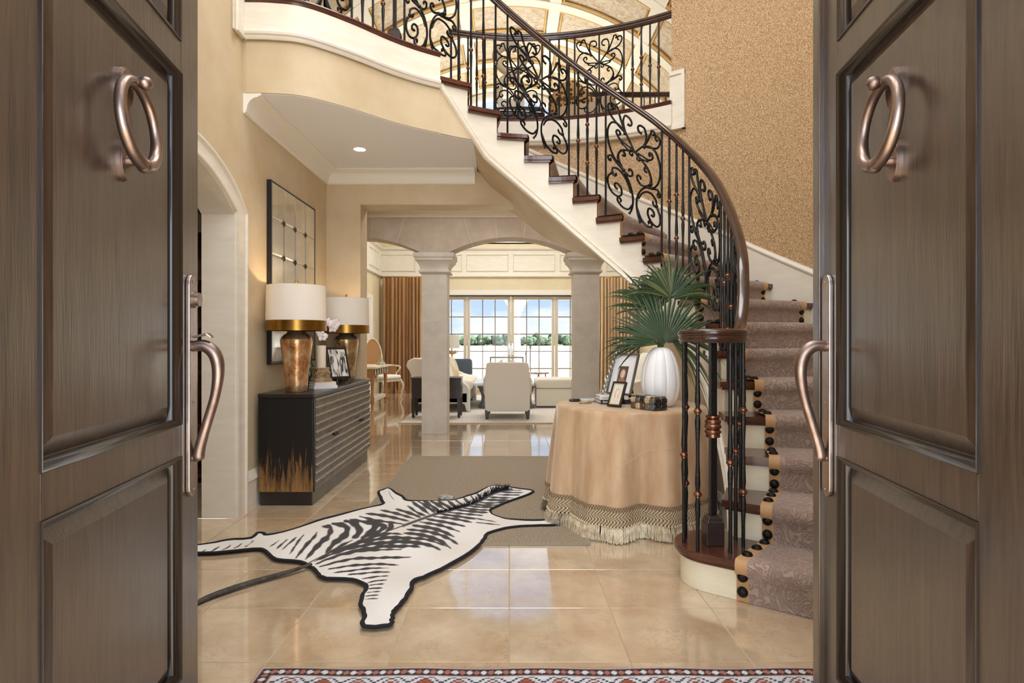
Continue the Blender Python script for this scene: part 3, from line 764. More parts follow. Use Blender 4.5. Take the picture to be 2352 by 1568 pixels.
for x in (.22,):
    c = thing('terrace_column', 'round stucco column of the loggia seen between the garden doors', 'column', (x, 18.82, -.02))
    MB().lathe([(.20,0),(.20,.1),(.16,.14),(.15,.2),(.135,1.2),(.125,2.05)], 20).build('shaft', M_pat, c, smooth=40)
    MB().lathe([(.125,2.05),(.15,2.07),(.15,2.1),(.17,2.16),(.22,2.2),(.22,2.27)], 20).build('capital', M_pat, c, smooth=40)
M_tree = mat('far_foliage', lin(62, 82, 66), .95, var=lin(88, 106, 84), vs=.35)
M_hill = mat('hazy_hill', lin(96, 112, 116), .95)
rt = random.Random(3)
def tree_mesh(seed):
    r = random.Random(seed); m = MB()
    m.tube([(0,0,0),(0,0,3)], .35, 6)
    for k in range(14):
        a = r.uniform(0, 6.28); d = r.uniform(0, 3.0)
        m.ball((d*math.cos(a), d*math.sin(a), r.uniform(.8, 5.0)), r.uniform(1.5, 2.4), 9, 6, (1, 1, r.uniform(.7, 1)))
    for i, p in enumerate(m.v): m.v[i] = p+Vector((r.uniform(-.25,.25), r.uniform(-.25,.25), r.uniform(-.25,.25)))
    return m.mesh('crown', M_tree)
tms = [tree_mesh(s) for s in range(5)]
for k in range(34):
    x = -66+k*4.05+rt.uniform(-1, 1)
    t = thing('shore_tree', 'leafy green tree in the line across the lake', 'tree', (x, 331+rt.uniform(0, 6), -1.0), rt.uniform(0, 6), 'trees along the far shore')
    o = inst('crown', tms[k % 5], t); o.scale = (1.02, .9, rt.uniform(.72, 1.0))
struct(MB().grid(lambda u, v: (-1000+2000*u, 640+60*v, -2+(9+5*math.sin(u*31)+3*math.sin(u*77))*(v)), 60, 1).build('ground_hills', M_hill), 'hazy low hills beyond the lake')
# ================================================================ ENTRANCE DOORS
def entrance_door(idx, sgn, label):
    hx, hy = -sgn*-.0, 0
    H = Vector((sgn*.788, .89, 0)); d = Vector((sgn*.1415, .99, 0)).normalized(); n = Vector((-sgn*d.y, sgn*d.x, 0))  # n: out of the visible face
    if n.x*sgn > 0: n = -n
    xf = lambda p: H+d*p.x-n*p.y+Vector((0, 0, p.z))     # local: x to the free edge, y into the door, z up
    D = sempty('door_%d' % idx, label)
    W_, T_, Hh = .862, .055, 2.45
    sl_, sr = .14, W_-.125
    b = lambda name, *a, bevel=.003, m=M_door: MB(xf).box(*a).build(name, m, D, bevel=bevel)
    b('stile', 0, sl_, 0, T_, .02, Hh); b('stile', sr, W_, 0, T_, .02, Hh)
    rails = ((.02, .285), (.887, .973), (1.928, 2.018), (2.36, Hh))
    for z0, z1 in rails: b('rail', sl_, sr, 0, T_, z0, z1)
    if sgn > 0: b('astragal', W_-.03, W_+.018, -.016, T_, .02, Hh)
    for (z0, z1) in ((.285, .887), (.973, 1.928), (2.018, 2.36)):
        pn = MB(xf); q = .022; w = .05
        # raised panel: sunk edge, broad bevel, raised field
        def rect(x, z, y): return [(sl_+x, y, z0+z), (sr-x, y, z0+z), (sr-x, y, z1-z), (sl_+x, y, z1-z)]
        r0, r1, r2 = rect(0, 0, .028), rect(.02, .02, .028), rect(.02+.035, .02+.035, .012)
        vs = r0+r1+r2+rect(0, 0, .05); fs = [(8,9,10,11), (12,13,14,15)]
        for k in range(4):
            k2 = (k+1) % 4
            fs += [(k, k2, 4+k2, 4+k), (4+k, 4+k2, 8+k2, 8+k), (k, k2, 12+k2, 12+k)]
        pn.add(vs, fs); pn.build('panel', M_door, D)
        mo = MB(xf)
        path = [(sl_+.009, .012, z0+.009), (sr-.009, .012, z0+.009), (sr-.009, .012, z1-.009), (sl_+.009, .012, z1-.009)]
        prof = [(.011,-.02),(.011,.016),(.005,.014),(-.001,.006),(-.007,.004),(-.011,-.004),(-.011,-.02)]
        s2 = prof if True else prof
        pts = []
        # sweep in local coordinates, up = out of the face (-y)
        mo.sweep(path, s2, closed=True, up=(0,-1,0)); mo.build('sticking', mat_dark_stick, D, smooth=50)
    # ---- knocker
    kx, kz = .445, 1.690
    kn = MB(xf)
    def oval(cz, nm):
        m = MB(xf)
        for (rx, rz, y0, y1) in ((.029,.046,0.012,.003),(.026,.043,.003,.000)):
            P = [(kx+rx*math.cos(a), cz+rz*math.sin(a)) for a in np.linspace(0, 2*PI, 24, endpoint=False)]
            m.extr([(x, y0, z) for x, z in P], (0, y1-y0, 0))
        return m
    k1 = oval(kz+.074, 'u').build('knocker_plate', M_bronze, D, smooth=40)
    oval(kz-.088, 'l').build('knocker_plate', M_bronze, D, smooth=40)
    ring = []
    rr = []
    for k in range(40):
        a = 2*PI*k/40+PI/2
        tilt = .036-.010*math.sin(a)
        ring.append((kx+.083*math.cos(a), -tilt+.012, kz+.092*math.sin(a)-.004)); rr.append(.0120+.003*(.5-.5*math.sin(a))**2)
    MB(xf).tube(ring, rr, 10, closed=True).build('knocker_ring', M_bronze, D, smooth=True)
    MB(xf).tube([(kx, .008, kz+.088), (kx, -.02, kz+.09), (kx, -.034, kz+.088)], [.013,.0115,.013], 10).ball((kx, -.036, kz+.088), .0155, 12, 8).build('knocker_pivot', M_bronze, D, smooth=40)
    MB(xf).tube([(kx, .008, kz-.088), (kx, -.02, kz-.088)], [.012,.010], 10).ball((kx, -.034, kz-.097), .017, 12, 8).build('knocker_striker', M_bronze, D, smooth=40)
    # ---- pull handle on its long plate
    px_ = W_-.068
    pl = MB(xf); zlo, zhi = .765, 1.388; hw = .027
    P = [(px_-hw, zlo+.03)]+[(px_+hw*math.cos(a), zlo+.03+.03*math.sin(a)) for a in np.linspace(-PI, 0, 9)][1:]
    P += [(px_+hw*math.cos(a), zhi-.03+.03*math.sin(a)) for a in np.linspace(0, PI, 9)]
    pl.extr([(x, 0, z) for x, z in P], (0, -.012, 0)); plate = pl.build('handle_plate', M_plate, D, bevel=.003)
    hp = cr_spline([(px_, -.005, 1.185), (px_, -.04, 1.188), (px_, -.068, 1.165), (px_, -.078, 1.12), (px_, -.070, 1.05), (px_, -.048, .97), (px_, -.030, .905), (px_, -.024, .868)], 5)
    rad = [.0145+.005*math.sin(PI*min(1, i/(len(hp)*.55)))-.001 for i in range(len(hp))]
    rad[-8:] = [.0145,.0145,.015,.0155,.016,.0168,.016,.013]
    MB(xf).tube(hp, rad, 12).tube([(px_, .0, .875), (px_, -.026, .873)], .011, 10).build('pull_handle', M_bronze, D, smooth=45)
    MB(xf).ball((px_, -.0125, zhi-.02), .0035, 8, 4).ball((px_, -.0125, zlo+.02), .0035, 8, 4).ball((px_, -.0125, 1.03), .003, 8, 4).build('screw', M_bronze, D, kind='stuff')
    if sgn < 0:
        m = MB(xf); Pc = [(px_+.024*math.cos(a), 1.318+.024*math.sin(a)) for a in np.linspace(0, 2*PI, 24, endpoint=False)]
        m.extr([(x, -.012, z) for x, z in Pc], (0, -.008, 0)); Pc2 = [(px_+(x-px_)*.8, 1.318+(z-1.318)*.8) for x, z in Pc]
        m.extr([(x, -.02, z) for x, z in Pc2], (0, -.009, 0)); m.build('deadbolt_cylinder', M_bronze, D, smooth=40)
        MB(xf).add([(px_-.012,-.012,1.215),(px_+.012,-.012,1.215),(px_+.016,-.05,1.224),(px_-.016,-.05,1.224),(px_-.012,-.062,1.214),(px_+.012,-.062,1.214),
                    (px_-.012,-.012,1.210),(px_+.012,-.012,1.210),(px_+.016,-.05,1.219),(px_-.016,-.05,1.219),(px_-.012,-.062,1.210),(px_+.012,-.062,1.210)],
                   [(0,1,2,3),(3,2,5,4),(6,9,8,7),(9,10,11,8),(0,3,9,6),(3,4,10,9),(1,7,8,2),(2,8,11,5),(4,5,11,10),(0,6,7,1)]).build('thumb_latch', M_bronze, D)
    return D
mat_dark_stick = mat('dark_sticking', lin(34, 25, 20), .25, coat=.5)
entrance_door(1, -1, 'open dark stained entrance door at left with ring knocker and deadbolt')
entrance_door(2, 1, 'open dark stained entrance door at right with ring knocker and plain plate')

# ================================================================ STAIRCASE
M_riser = mat('riser_paint', lin(243, 234, 208), .4, var=lin(234, 222, 190), vs=5, stretch=(1, 1, 5))
stair = thing('staircase', 'curved staircase with cream risers and dark wood treads', 'staircase')
NB = .03
def tread_poly(t, ins=0.0):
    a0 = th(t); pts = []
    n = 5; a1 = th(t+1)
    for i in range(n+1):
        u = t+i/n
        rr = rE(u)+ins
        pts.append(pol(rr, th(u)+(ins/rr if i == 0 else 0)))
    rr = rE(t+1)+ins
    pts.append(pol(rr, th(t+1)+NB/rr))
    pts.append(pol(ROUT, th(t+1)+NB/ROUT)); 
    for k in range(1, 4): pts.append(pol(ROUT, th(t+1)+(a0-th(t+1))*k/4))
    pts.append(pol(ROUT, a0+ins/ROUT))
    return [p.xy for p in pts]
BN = Vector((1.05, 3.0)); BRr = .215; L0 = Vector((1.084, 2.72)); LD = Vector((.81, -.586)); LN = Vector((-.586, -.81))
def t1_poly(ins):
    R = BRr-ins; pts = []
    f0 = BN+LN*R
    pts.append(f0+LD*1.36)
    for a in np.linspace(math.atan2(LN.y, LN.x), math.atan2(LN.y, LN.x)-math.radians(195), 22): pts.append(BN+Vector((math.cos(a), math.sin(a)))*R)
    pts.append(pol(rE(2)+.05, th(2)+NB/1.3+.02).xy)
    pts.append(pol(ROUT-.01, th(2)+NB/ROUT).xy)
    pts.append(pol(ROUT-.01, th(2)-.06).xy)
    return pts
for t in range(1, 19):
    z = t*RISE
    m = MB()
    if t == 1: m.prism(t1_poly(0), z-.034, z); m.prism(t1_poly(.014), z-.052, z-.034)
    else: m.prism(tread_poly(t), z-.034, z); m.prism(tread_poly(t, .014), z-.052, z-.034)
    m.build('tread', M_wood, stair, bevel=.011, seg=2)
    m = MB()
    if t == 1: m.prism(t1_poly(.032), 0.001, z-.052)
    else:
        r0 = rE(t)+.036
        p = [pol(r0, th(t)+NB/r0), pol(ROUT, th(t)+NB/ROUT), pol(ROUT, th(t)+(NB+.02)/ROUT), pol(r0, th(t)+(NB+.02)/r0)]
        m.prism([q.xy for q in p], z-RISE, z-.05)
    m.build('riser', M_riser, stair, smooth=30 if t == 1 else None)
m = MB(); r0 = rE(19)+.036
m.prism([q.xy for q in (pol(r0, a19+NB/r0), pol(ROUT-.02, a19+NB/ROUT), pol(ROUT-.02, a19+(NB+.02)/ROUT), pol(r0, a19+(NB+.02)/r0))], UP-RISE, UP-.04); m.build('riser', M_riser, stair)
# stringer: stepped face under the tread ends
def string_face(t0, t1):
    m = MB()
    for t in range(t0, t1):
        n = 5; vs = []; fs = []
        for i in range(n+1):
            u = t+i/n
            for rr in (rE(u)+.036, rE(u)+.066):
                p = pol(rr, th(u)+NB/rr)
                vs += [(p.x, p.y, max(.0, zlow(u))), (p.x, p.y, t*RISE-.05 if t < 19 else UP-.04)]
        for i in range(n):
            b = 4*i
            fs += [(b, b+4, b+5, b+1), (b+2, b+3, b+7, b+6), (b, b+2, b+6, b+4), (b+1, b+5, b+7, b+3)]
        fs += [(0,1,3,2), (4*n, 4*n+2, 4*n+3, 4*n+1)]
        m.add(vs, fs)
    return m
string_face(2, 19).build('stringer', M_cream, stair, smooth=30)
lowp = []
for i in range(0, 17*6+1):
    u = 3.2+i*(19.0-3.2)/(17*6); p = pol(rE(u)+.036, th(u)+NB/rE(u)); lowp.append((p.x, p.y, zlow(u)+.02))
# moulding on the face, pointing to the stair's inside (towards its centre = path left side)
MB().sweep(lowp, [(.01,-.03),(-.010,-.03),(-.022,-.024),(-.030,-.012),(-.026,0),(-.016,.008),(-.014,.03),(-.022,.038),(-.018,.048),(.01,.05)], flat=True).build('stringer_moulding', M_cream, stair, smooth=40)
# soffit under the upper flight
def fs_(u, v):
    t = 9.6+(19.25-9.6)*u
    r = rE(t)+.04+(ROUT+.06-rE(t)-.04)*v
    p = pol(r, th(t)+NB/r); q = pol(rE(t)+.04, th(t)+NB/rE(t)); w = max(0, min(1, (t-12.5)/3.0)); w = w*w*(3-2*w)
    L = (ROUT+.06-rE(t)-.04)*v; p = p.lerp(Vector((q.x, q.y+L, 0)), w); return (p.x, p.y, zlow(t)+.0)
MB().grid(fs_, 40, 6).build('soffit', M_plaster, stair, smooth=True)
# wall under the lower flight
uw = MB(); n = 50; vs = []
for i in range(n+1):
    u = 1.9+(T_OPEN-1.9)*i/n
    for rr in (rE(u)+.075, rE(u)+.13):
        p = pol(rr, th(u)+NB/rr); vs += [(p.x, p.y, 0), (p.x, p.y, max(.1, zlow(u)+.03))]
fs = []
for i in range(n):
    b = 4*i; fs += [(b, b+4, b+5, b+1), (b+2, b+3, b+7, b+6), (b, b+2, b+6, b+4), (b+1, b+5, b+7, b+3)]
fs += [(0,1,3,2), (4*n, 4*n+2, 4*n+3, 4*n+1)]
uw.add(vs, fs)
p0, p1 = pol(rE(T_OPEN)+.075, th(T_OPEN)+NB/1.5), pol(ROUT+.2, th(T_OPEN)+NB/1.5)
dn = Vector((-(p1-p0).y, (p1-p0).x, 0)).normalized()*.06
uw.prism([p0.xy, p1.xy, (p1-dn).xy, (p0-dn).xy], 0, zlow(T_OPEN)+.05)
struct(uw.build('wall_understair', M_plaster, smooth=30), 'golden plaster wall closing the space under the stair')
bpth = []
for i in range(40):
    u = T_OPEN-(T_OPEN-3.0)*i/39; p = pol(rE(u)+.075, th(u)+NB/rE(u)); bpth.append((p.x, p.y, 0))
struct(MB().sweep(bpth, [(-q, z*.66) for q, z in bbp] if False else [(q, z*.66) for q, z in bbp], flat=True).build('baseboard_right', M_cream, smooth=30), 'cream baseboard under the curved stair')
# skirt board on the curved wall
def skirt(u, w, z): 
    p = pol(ROUT-w, th(u)+NB/ROUT); return (p.x, p.y, z)
sk = MB(); n = 70; vs = []
for i in range(n+1):
    u = 1.6+(18.9-1.6)*i/n; zt = u*RISE+.24; zb = u*RISE-.25
    for w, z in ((0, zb), (.02, zb), (.02, zt), (.032, zt+.005), (.036, zt+.02), (.028, zt+.036), (.018, zt+.045), (0, zt+.05)): vs.append(skirt(u, w, max(0.01, z)))
fs = []
for i in range(n):
    for k in range(8): fs.append((8*i+k, 8*i+(k+1) % 8, 8*i+8+(k+1) % 8, 8*i+8+k))
sk.add(vs, fs); sk.build('wall_skirt', M_cream, stair, smooth=35)
# ================================================================ CARPET RUNNER
run = thing('stair_runner', 'taupe sculpted carpet runner bound in tan leather with black nailheads', 'carpet runner')
def front(t, r, d):
    "point on the front line of step t at radius r, moved d down-stair"
    if t == 1:
        p = L0+LD*(r-1.456)+LN*d; return Vector((p.x, p.y, 0))
    return pol(r, th(t)-d/r)
def rin(t): return 1.46+.09*max(0, min(1, (t-8)/5))
RCO = ROUT-.17
def prof_pts(t):
    z = t*RISE
    # (offset down-stair from the nosing line, z, which step line)
    return [(t, -NB+.014, z-RISE+.014), (t, -NB+.014, z-.075), (t, -.004, z-.062), (t, .013, z-.05), (t, .017, z-.02), (t, .012, z+.003), (t, .0, z+.013)]
LINE = []
for t in range(1, 20):
    pp = prof_pts(t)
    if t == 1: pp[0] = (1, -NB+.014, .002)
    LINE += pp
def strip(r0f, r1f, lift, nr, jmax=None):
    m = MB(); vs = []; L = LINE[:jmax] if jmax else LINE; k = nr+1
    for (t, d, z) in L:
        for i in range(k):
            r = r0f(t)+(r1f(t)-r0f(t))*i/nr
            p = front(t, r, d+lift*.8); vs.append((p.x, p.y, z+lift))
    fs = [(j*k+i, j*k+i+1, (j+1)*k+i+1, (j+1)*k+i) for j in range(len(L)-1) for i in range(nr)]
    return m.add(vs, fs)
o = strip(rin, lambda t: RCO, 0, 8).build('carpet', M_carpet, run, smooth=50)
strip(lambda t: rin(t)-.055, rin, .0, 1).build('binding', M_leather, run, smooth=50)
strip(lambda t: RCO, lambda t: RCO+.055, .0, 1).build('binding', M_leather, run, smooth=50)
nm = MB(); nm.lathe([(.0255,0),(.025,.006),(.019,.015),(.009,.0195),(0,.021)], 14)
nail_me = nm.mesh('nailhead', mat('black_nailhead', lin(20, 19, 20), .3, metal=.5, bump=.5, bs=120), smooth=True)
def nail(t, r, d, z, nrm):
    p = front(t, r, d); o = inst('nailhead', nail_me, run, (p.x, p.y, z)); o.rotation_euler = Vector(nrm).to_track_quat('Z', 'Y').to_euler()
for t in range(1, 12):
    for rf, side in ((lambda t: rin(t)-.028, 0), (lambda t: RCO+.028, 1)):
        if side and t < 7: continue
        r = rf(t)
        a = front(t, r, 0); b = front(t, r, .05); dn_ = (b-a).normalized()
        for zz in (.035, .105): nail(t, r, -NB+.014, (t-1)*RISE+zz+.012, dn_)
        z = t*RISE+.012
        if t < 19:
            p0, p1 = front(t, r, 0), front(t+1, rf(t+1), -NB)
            for f in (.2, .55, .85)[:(3 if t < 3 else 2)]:
                q = p0.lerp(p1, f); o = inst('nailhead', nail_me, run, (q.x, q.y, z))
# ================================================================ IRON BALUSTRADES
rail_prof = []
for x, z in ((0,.034),(.016,.033),(.027,.026),(.031,.014),(.028,.004),(.022,.0),(.026,-.010),(.026,-.018),(.018,-.026),(.016,-.034)): rail_prof.append((x, z))
rail_prof = rail_prof+[(-x, z) for x, z in rail_prof[::-1] if x > 0]
BW = .0092
KN = MB().lathe([(.009,-.017),(.014,-.015),(.013,-.010),(.019,-.005),(.0205,0),(.019,.005),(.013,.010),(.014,.015),(.009,.017)], 12).mesh('knuckle', M_copper, smooth=40)
def baluster(m_iron, m_cop, p, z0, z1, knots, tw=True):
    L = z1-z0
    path = []; rad = []; ks = sorted(knots)
    zz = [0, 1]
    for k in ks: zz += [k-.16/L, k-.05/L, k-.012/L, k+.012/L, k+.05/L, k+.16/L]
    zz = sorted(max(0, min(1, a)) for a in set(zz))
    for a in zz:
        dmin = min([abs(a-k)*L for k in ks] or [9])
        r = BW+(.0045*max(0, 1-abs(dmin-.05)/.09) if dmin < .15 else 0)
        path.append((p.x, p.y, z0+a*L)); rad.append(r if dmin > .02 else BW)
    m_iron.tube(path, rad, 8)
def put_baluster(parent, p, z0, z1, knots):
    a, b = MB(), MB(); baluster(a, b, p, z0, z1, knots)
    o = a.build('baluster', M_iron, parent, smooth=40)
    for k in knots: inst('knuckle', KN, o, (p.x, p.y, z0+k*(z1-z0)))
    return o
# scroll panel drawn in (u,v): u -1..1 across, v 0..1 up; right half, mirrored to the left
def scroll_curves():
    C = []
    def add(pts, w=1.0): C.append((cr_spline([(x, y, 0) for x, y in pts], 5), w))
    def curl(x, y, r, a0, turn, n=9, k=.78):
        "spiral ending: list of points spiralling in from angle a0"
        out = []
        for i in range(1, n+1):
            a = a0+turn*i/n*1.55*PI; rr = r*(1-.72*i/n)
            out.append((x+rr*math.cos(a), y+rr*1.0*math.sin(a)))
        return out
    A = .62   # aspect: v unit relative to u so that curls are round
    def P(x, y): return ((x-1628)/187.0, (868-y)/605.0)
    def crv(pts, cx=None, cy=None, r=None, a0=0, turn=1, w=1.0):
        q = list(pts)
        if cx is not None:
            for i in range(1, 9):
                a = math.radians(a0)+turn*i/8*1.5*PI; rr = r*(1-.66*i/8)
                q.append((cx+rr*math.cos(a), cy+rr*math.sin(a)))
        add([P(*p) for p in q], w)
    # image coordinates: y down, positive turn = clockwise on screen
    crv([(1630,468),(1668,420),(1695,385),(1708,335)], 1672, 318, 38, -10, -1)                     # upper heart
    crv([(1695,392),(1712,360),(1730,320),(1742,290)], 1760, 283, 18, 180, 1)                       # flick over heart
    crv([(1695,395),(1745,375),(1790,350),(1812,312)], 1790, 300, 24, 0, -1)                        # outer shoulder
    crv([(1692,400),(1740,372),(1785,385),(1812,435),(1815,490),(1800,545),(1770,590),(1735,612),(1705,625)])   # big side bow
    crv([(1706,460),(1735,452),(1755,430)], 1738, 422, 19, 20, -1)                                 # inner curl
    crv([(1630,470),(1660,462),(1700,460),(1720,470)], 1650, 492, 18, -60, 1, .8)
    crv([(1630,470),(1680,490),(1720,515),(1745,560),(1738,600),(1705,625)])                        # lower bow
    crv([(1705,625),(1735,590),(1742,555),(1728,522)], 1708, 530, 21, -30, -1)                      # hook inside
    crv([(1705,625),(1670,635),(1648,622)], 1660, 602, 19, 120, 1)                                  # curl to the middle
    crv([(1700,630),(1750,610),(1790,590),(1812,606)], 1800, 616, 14, -40, 1)                       # curl to the bar
    crv([(1705,628),(1672,665),(1648,715),(1640,770),(1650,825),(1668,862)])                        # long lower stem
    crv([(1655,730),(1672,690),(1705,655),(1745,642),(1778,656)], 1766, 682, 22, -60, 1)             # lower loop
    crv([(1785,690),(1812,728),(1813,772),(1788,806),(1748,808),(1720,780),(1722,745)], 1750, 755, 28, 200, 1) # low spiral
    crv([(1645,790),(1670,835),(1710,850),(1742,838)], 1732, 822, 18, 40, -1)                       # foot curl
    collars = [P(1695,398), P(1705,625), P(1785,690), P(1742,590), P(1650,470)]
    return C, collars
SCR, COLLARS = scroll_curves()
def put_panel(parent, mapf, r=.0092, centre=False):
    "mapf(u,v) -> world point"
    for sg in (1, -1):
        m = MB()
        for pts, w in SCR:
            path = [mapf(sg*p.x*.93, p.y) for p in pts]
            n = len(path); rad = [r*w*(1 if i > 1 else .8) for i in range(n)]; rad[-1] = r*1.45; rad[-2] = r*1.3
            m.tube(path, rad, 6)
        for u, v in COLLARS: m.ball(mapf(sg*u*.93, v), r*1.75, 8, 6)
        m.build('scrollwork', M_iron, parent, smooth=60)
RAILH = .985
def rail_c(t):
    z = zline(t)+RAILH; w = max(0, min(1, (t-1.75)/1.75)); w = w*w*(3-2*w); return 1.228+(z-1.228)*w
br = thing('stair_balustrade', 'black wrought iron stair balustrade with scroll panels and mahogany handrail', 'railing')
hp = []
for i in range(0, 141):
    t = 2.0+i*(26-2.0)/140
    p = B(t); hp.append((p.x, p.y, rail_c(t)))
# volute easing into the first rise
VC_ = Vector((1.018, 2.985)); vol = []
a_st = math.radians(8)
for i in range(0, 34):
    a = a_st-math.radians(430)*i/33*.80; rr = .142-.030*max(0, (i-22)/11)
    vol.append((VC_.x+rr*math.cos(a), VC_.y+rr*math.sin(a), 1.228))
vol = vol[::-1]
eas = cr_spline([vol[-2], vol[-1], hp[0], hp[2], hp[4]], 5)
k0 = 5
hr = MB().sweep(vol[:-1]+[tuple(p) for p in eas[5:20]]+hp[4:], rail_prof, flat=True).build('handrail', M_mahog, br, smooth=45)
MB().lathe([(0,-.036),(.085,-.036),(.10,-.028),(.104,-.018),(.098,-.01),(.108,0),(.11,.014),(.098,.028),(.07,.035),(0,.036)], 28, (VC_.x, VC_.y, 1.228)).build('volute_cap', M_mahog, br, smooth=50)
RB = 1.228-.034
# newel in the volute
nw = MB(); nw.tube([(VC_.x, VC_.y, .30), (VC_.x, VC_.y, RB)], .0235, 4).build('newel_post', M_iron, br, bevel=.003)
MB().lathe([(.026,-.055),(.036,-.052),(.034,-.036),(.040,-.030),(.040,-.022),(.032,-.014),(.040,-.006),(.042,.004),(.036,.012),(.040,.022),(.038,.032),(.030,.038),(.036,.046),(.034,.055),(.026,.058)], 20, (VC_.x, VC_.y, .775)).build('newel_collar', M_copper, br, smooth=45)
nb = MB().cbox((VC_.x, VC_.y, RISE+.055), (.088, .088, .11)); nb.lathe([(.062,.11),(.050,.122),(.048,.132),(.034,.145)], 4, (VC_.x, VC_.y, RISE), a0=PI/4, a1=PI/4+2*PI)
nb.build('newel_block', M_dark, br, bevel=.004)
for ang, kn in ((176, (.44,)), (140, (.67, .28)), (222, (.67, .27)), (285, (.43,)), (338, (.67, .27)), (20, (.45,))):
    p = Vector((VC_.x+.142*math.cos(math.radians(ang)), VC_.y+.142*math.sin(math.radians(ang)), 0))
    put_baluster(br, p, RISE, RB, kn)
def railz(t): return rail_c(t)-.034
panels = [(2.75, 5.05), (6.6, 8.95), (10.5, 12.85), (14.35, 16.72), (18.35, 20.35), (22.6, 24.6)]
for (t0, t1) in panels:
    for t in (t0, t1): put_baluster(br, B(t), ztread(t), railz(t), ())
    def mapf(u, v, t0=t0, t1=t1):
        t = t0+(t1-t0)*(u+1)/2; p = B(t)
        lo = zline(t)+.10 if t < 19 else UP+.10; hi = railz(t)-.05
        zz = lo+(hi-lo)*v-.07*(1-v)
        return Vector((p.x, p.y, zz))
    put_panel(br, mapf)
gaps = [(5.05, 6.6), (8.95, 10.5), (12.85, 14.35), (16.72, 18.35), (20.35, 22.6), (24.6, 26)]
for gi, (t0, t1) in enumerate(gaps):
    n = 3 if gi < 4 else 4
    for k in range(1, n+1):
        t = t0+(t1-t0)*k/(n+1)
        if gi == 4 and k == 1: continue
        kn = (.62, .30) if k % 2 == 0 else (.46,)
        put_baluster(br, B(t), ztread(t), railz(t), kn)
put_baluster(br, B(2.3), ztread(2.3), railz(2.3), (.45,))
p = B(20.75)
MB().tube([(p.x, p.y, UP+.11), (p.x, p.y, UP+RAILH-.03)], .021, 4).build('newel_post', M_iron, br, bevel=.003)
MB().cbox((p.x, p.y, UP+.05), (.10, .10, .10)).lathe([(.070,.10),(.056,.115),(.04,.13)], 4, (p.x, p.y, UP), a0=PI/4, a1=PI/4+2*PI).build('newel_block', M_dark, br, bevel=.004)
# gallery balustrade
gr = thing('gallery_balustrade', 'curved iron railing with heart scrolls along the upstairs gallery', 'railing')
RG = 2.66
gp_ = lambda a: pol(RG, a)
def ang_px(px):
    lo, hi = math.radians(40), math.radians(130)
    for _ in range(40):
        m_ = (lo+hi)/2; q = gp_(m_)
        if 1170+q.x/q.y*FPX > px: lo = m_
        else: hi = m_
    return lo
aL, aR = ang_px(1036), math.radians(55.6)
MB().sweep([(gp_(a).x, gp_(a).y, UP+.90) for a in np.linspace(aL+.012, aR, 50)], rail_prof, flat=True).build('handrail', M_mahog, gr, smooth=45)
ga_t = UP+.868
def gmap(a0, a1):
    return lambda u, v: Vector((*gp_(a0+(a1-a0)*(u+1)/2).xy, UP+.02+v*(ga_t-UP-.05)))
for (x0, x1) in ((1135,1245),(1320,1433)):
    a0, a1 = ang_px(x0), ang_px(x1)
    for a in (a0, a1, (a0+a1)/2): put_baluster(gr, gp_(a), UP, ga_t, ())
    put_panel(gr, gmap(a0, a1), .0075)
for px_, kn in ((1055,(.5,)),(1075,(.62,.3)),(1095,(.5,)),(1114,(.46,)),(1263,(.5,)),(1284,(.62,.3)),(1302,(.5,)),(1453,(.5,)),(1473,(.62,.3)),(1493,(.5,)),(1513,(.46,))):
    put_baluster(gr, gp_(ang_px(px_)), UP, ga_t, kn)
p = gp_(aL)
MB().lathe([(.03,0),(.03,.02),(.018,.03),(.026,.05),(.016,.07),(.012,.2),(.012,.84)], 14, (p.x, p.y, UP)).build('newel_post', M_iron, gr, smooth=40)
# far balustrade overlooking the living room
fr_ = thing('overlook_balustrade', 'plain railing of thin balusters at the living room overlook upstairs', 'railing')
MB().sweep([(.72, 7.98, UP+.90), (3.04, 7.98, UP+.90)], rail_prof, flat=True).build('handrail', M_mahog, fr_, smooth=45)
for k in range(16):
    p = Vector((.78+k*.146, 7.98, 0)); a = MB(); a.tube([(p.x, p.y, UP), (p.x, p.y, UP+.87)], .007, 6); a.build('baluster', M_iron, fr_)
# ================================================================ FOYER: RUGS AND HIDE
def attr_mat(name, rough=.9, bump=.3, bs=200, sheen=0, stretch=None):
    m, t, b = nodes_of(name)
    a = N(t, 'ShaderNodeAttribute', attribute_name='Col'); t.links.new(a.outputs['Color'], b.inputs['Base Color'])
    b.inputs['Roughness'].default_value = rough; b.inputs['Sheen Weight'].default_value = sheen
    g = N(t, 'ShaderNodeNewGeometry'); nz = N(t, 'ShaderNodeTexNoise', Scale=bs, Detail=2)
    mp_ = N(t, 'ShaderNodeMapping'); t.links.new(g.outputs['Position'], mp_.inputs[0]); t.links.new(mp_.outputs[0], nz.inputs['Vector'])
    if stretch: mp_.inputs['Scale'].default_value = stretch
    bp = N(t, 'ShaderNodeBump', Strength=bump, Distance=.004); t.links.new(nz.outputs[0], bp.inputs['Height']); t.links.new(bp.outputs[0], b.inputs['Normal'])
    return m
def set_col(o, cols):
    at = o.data.color_attributes.new('Col', 'FLOAT_COLOR', 'POINT')
    at.data.foreach_set('color', np.asarray(cols, dtype=np.float32).ravel())
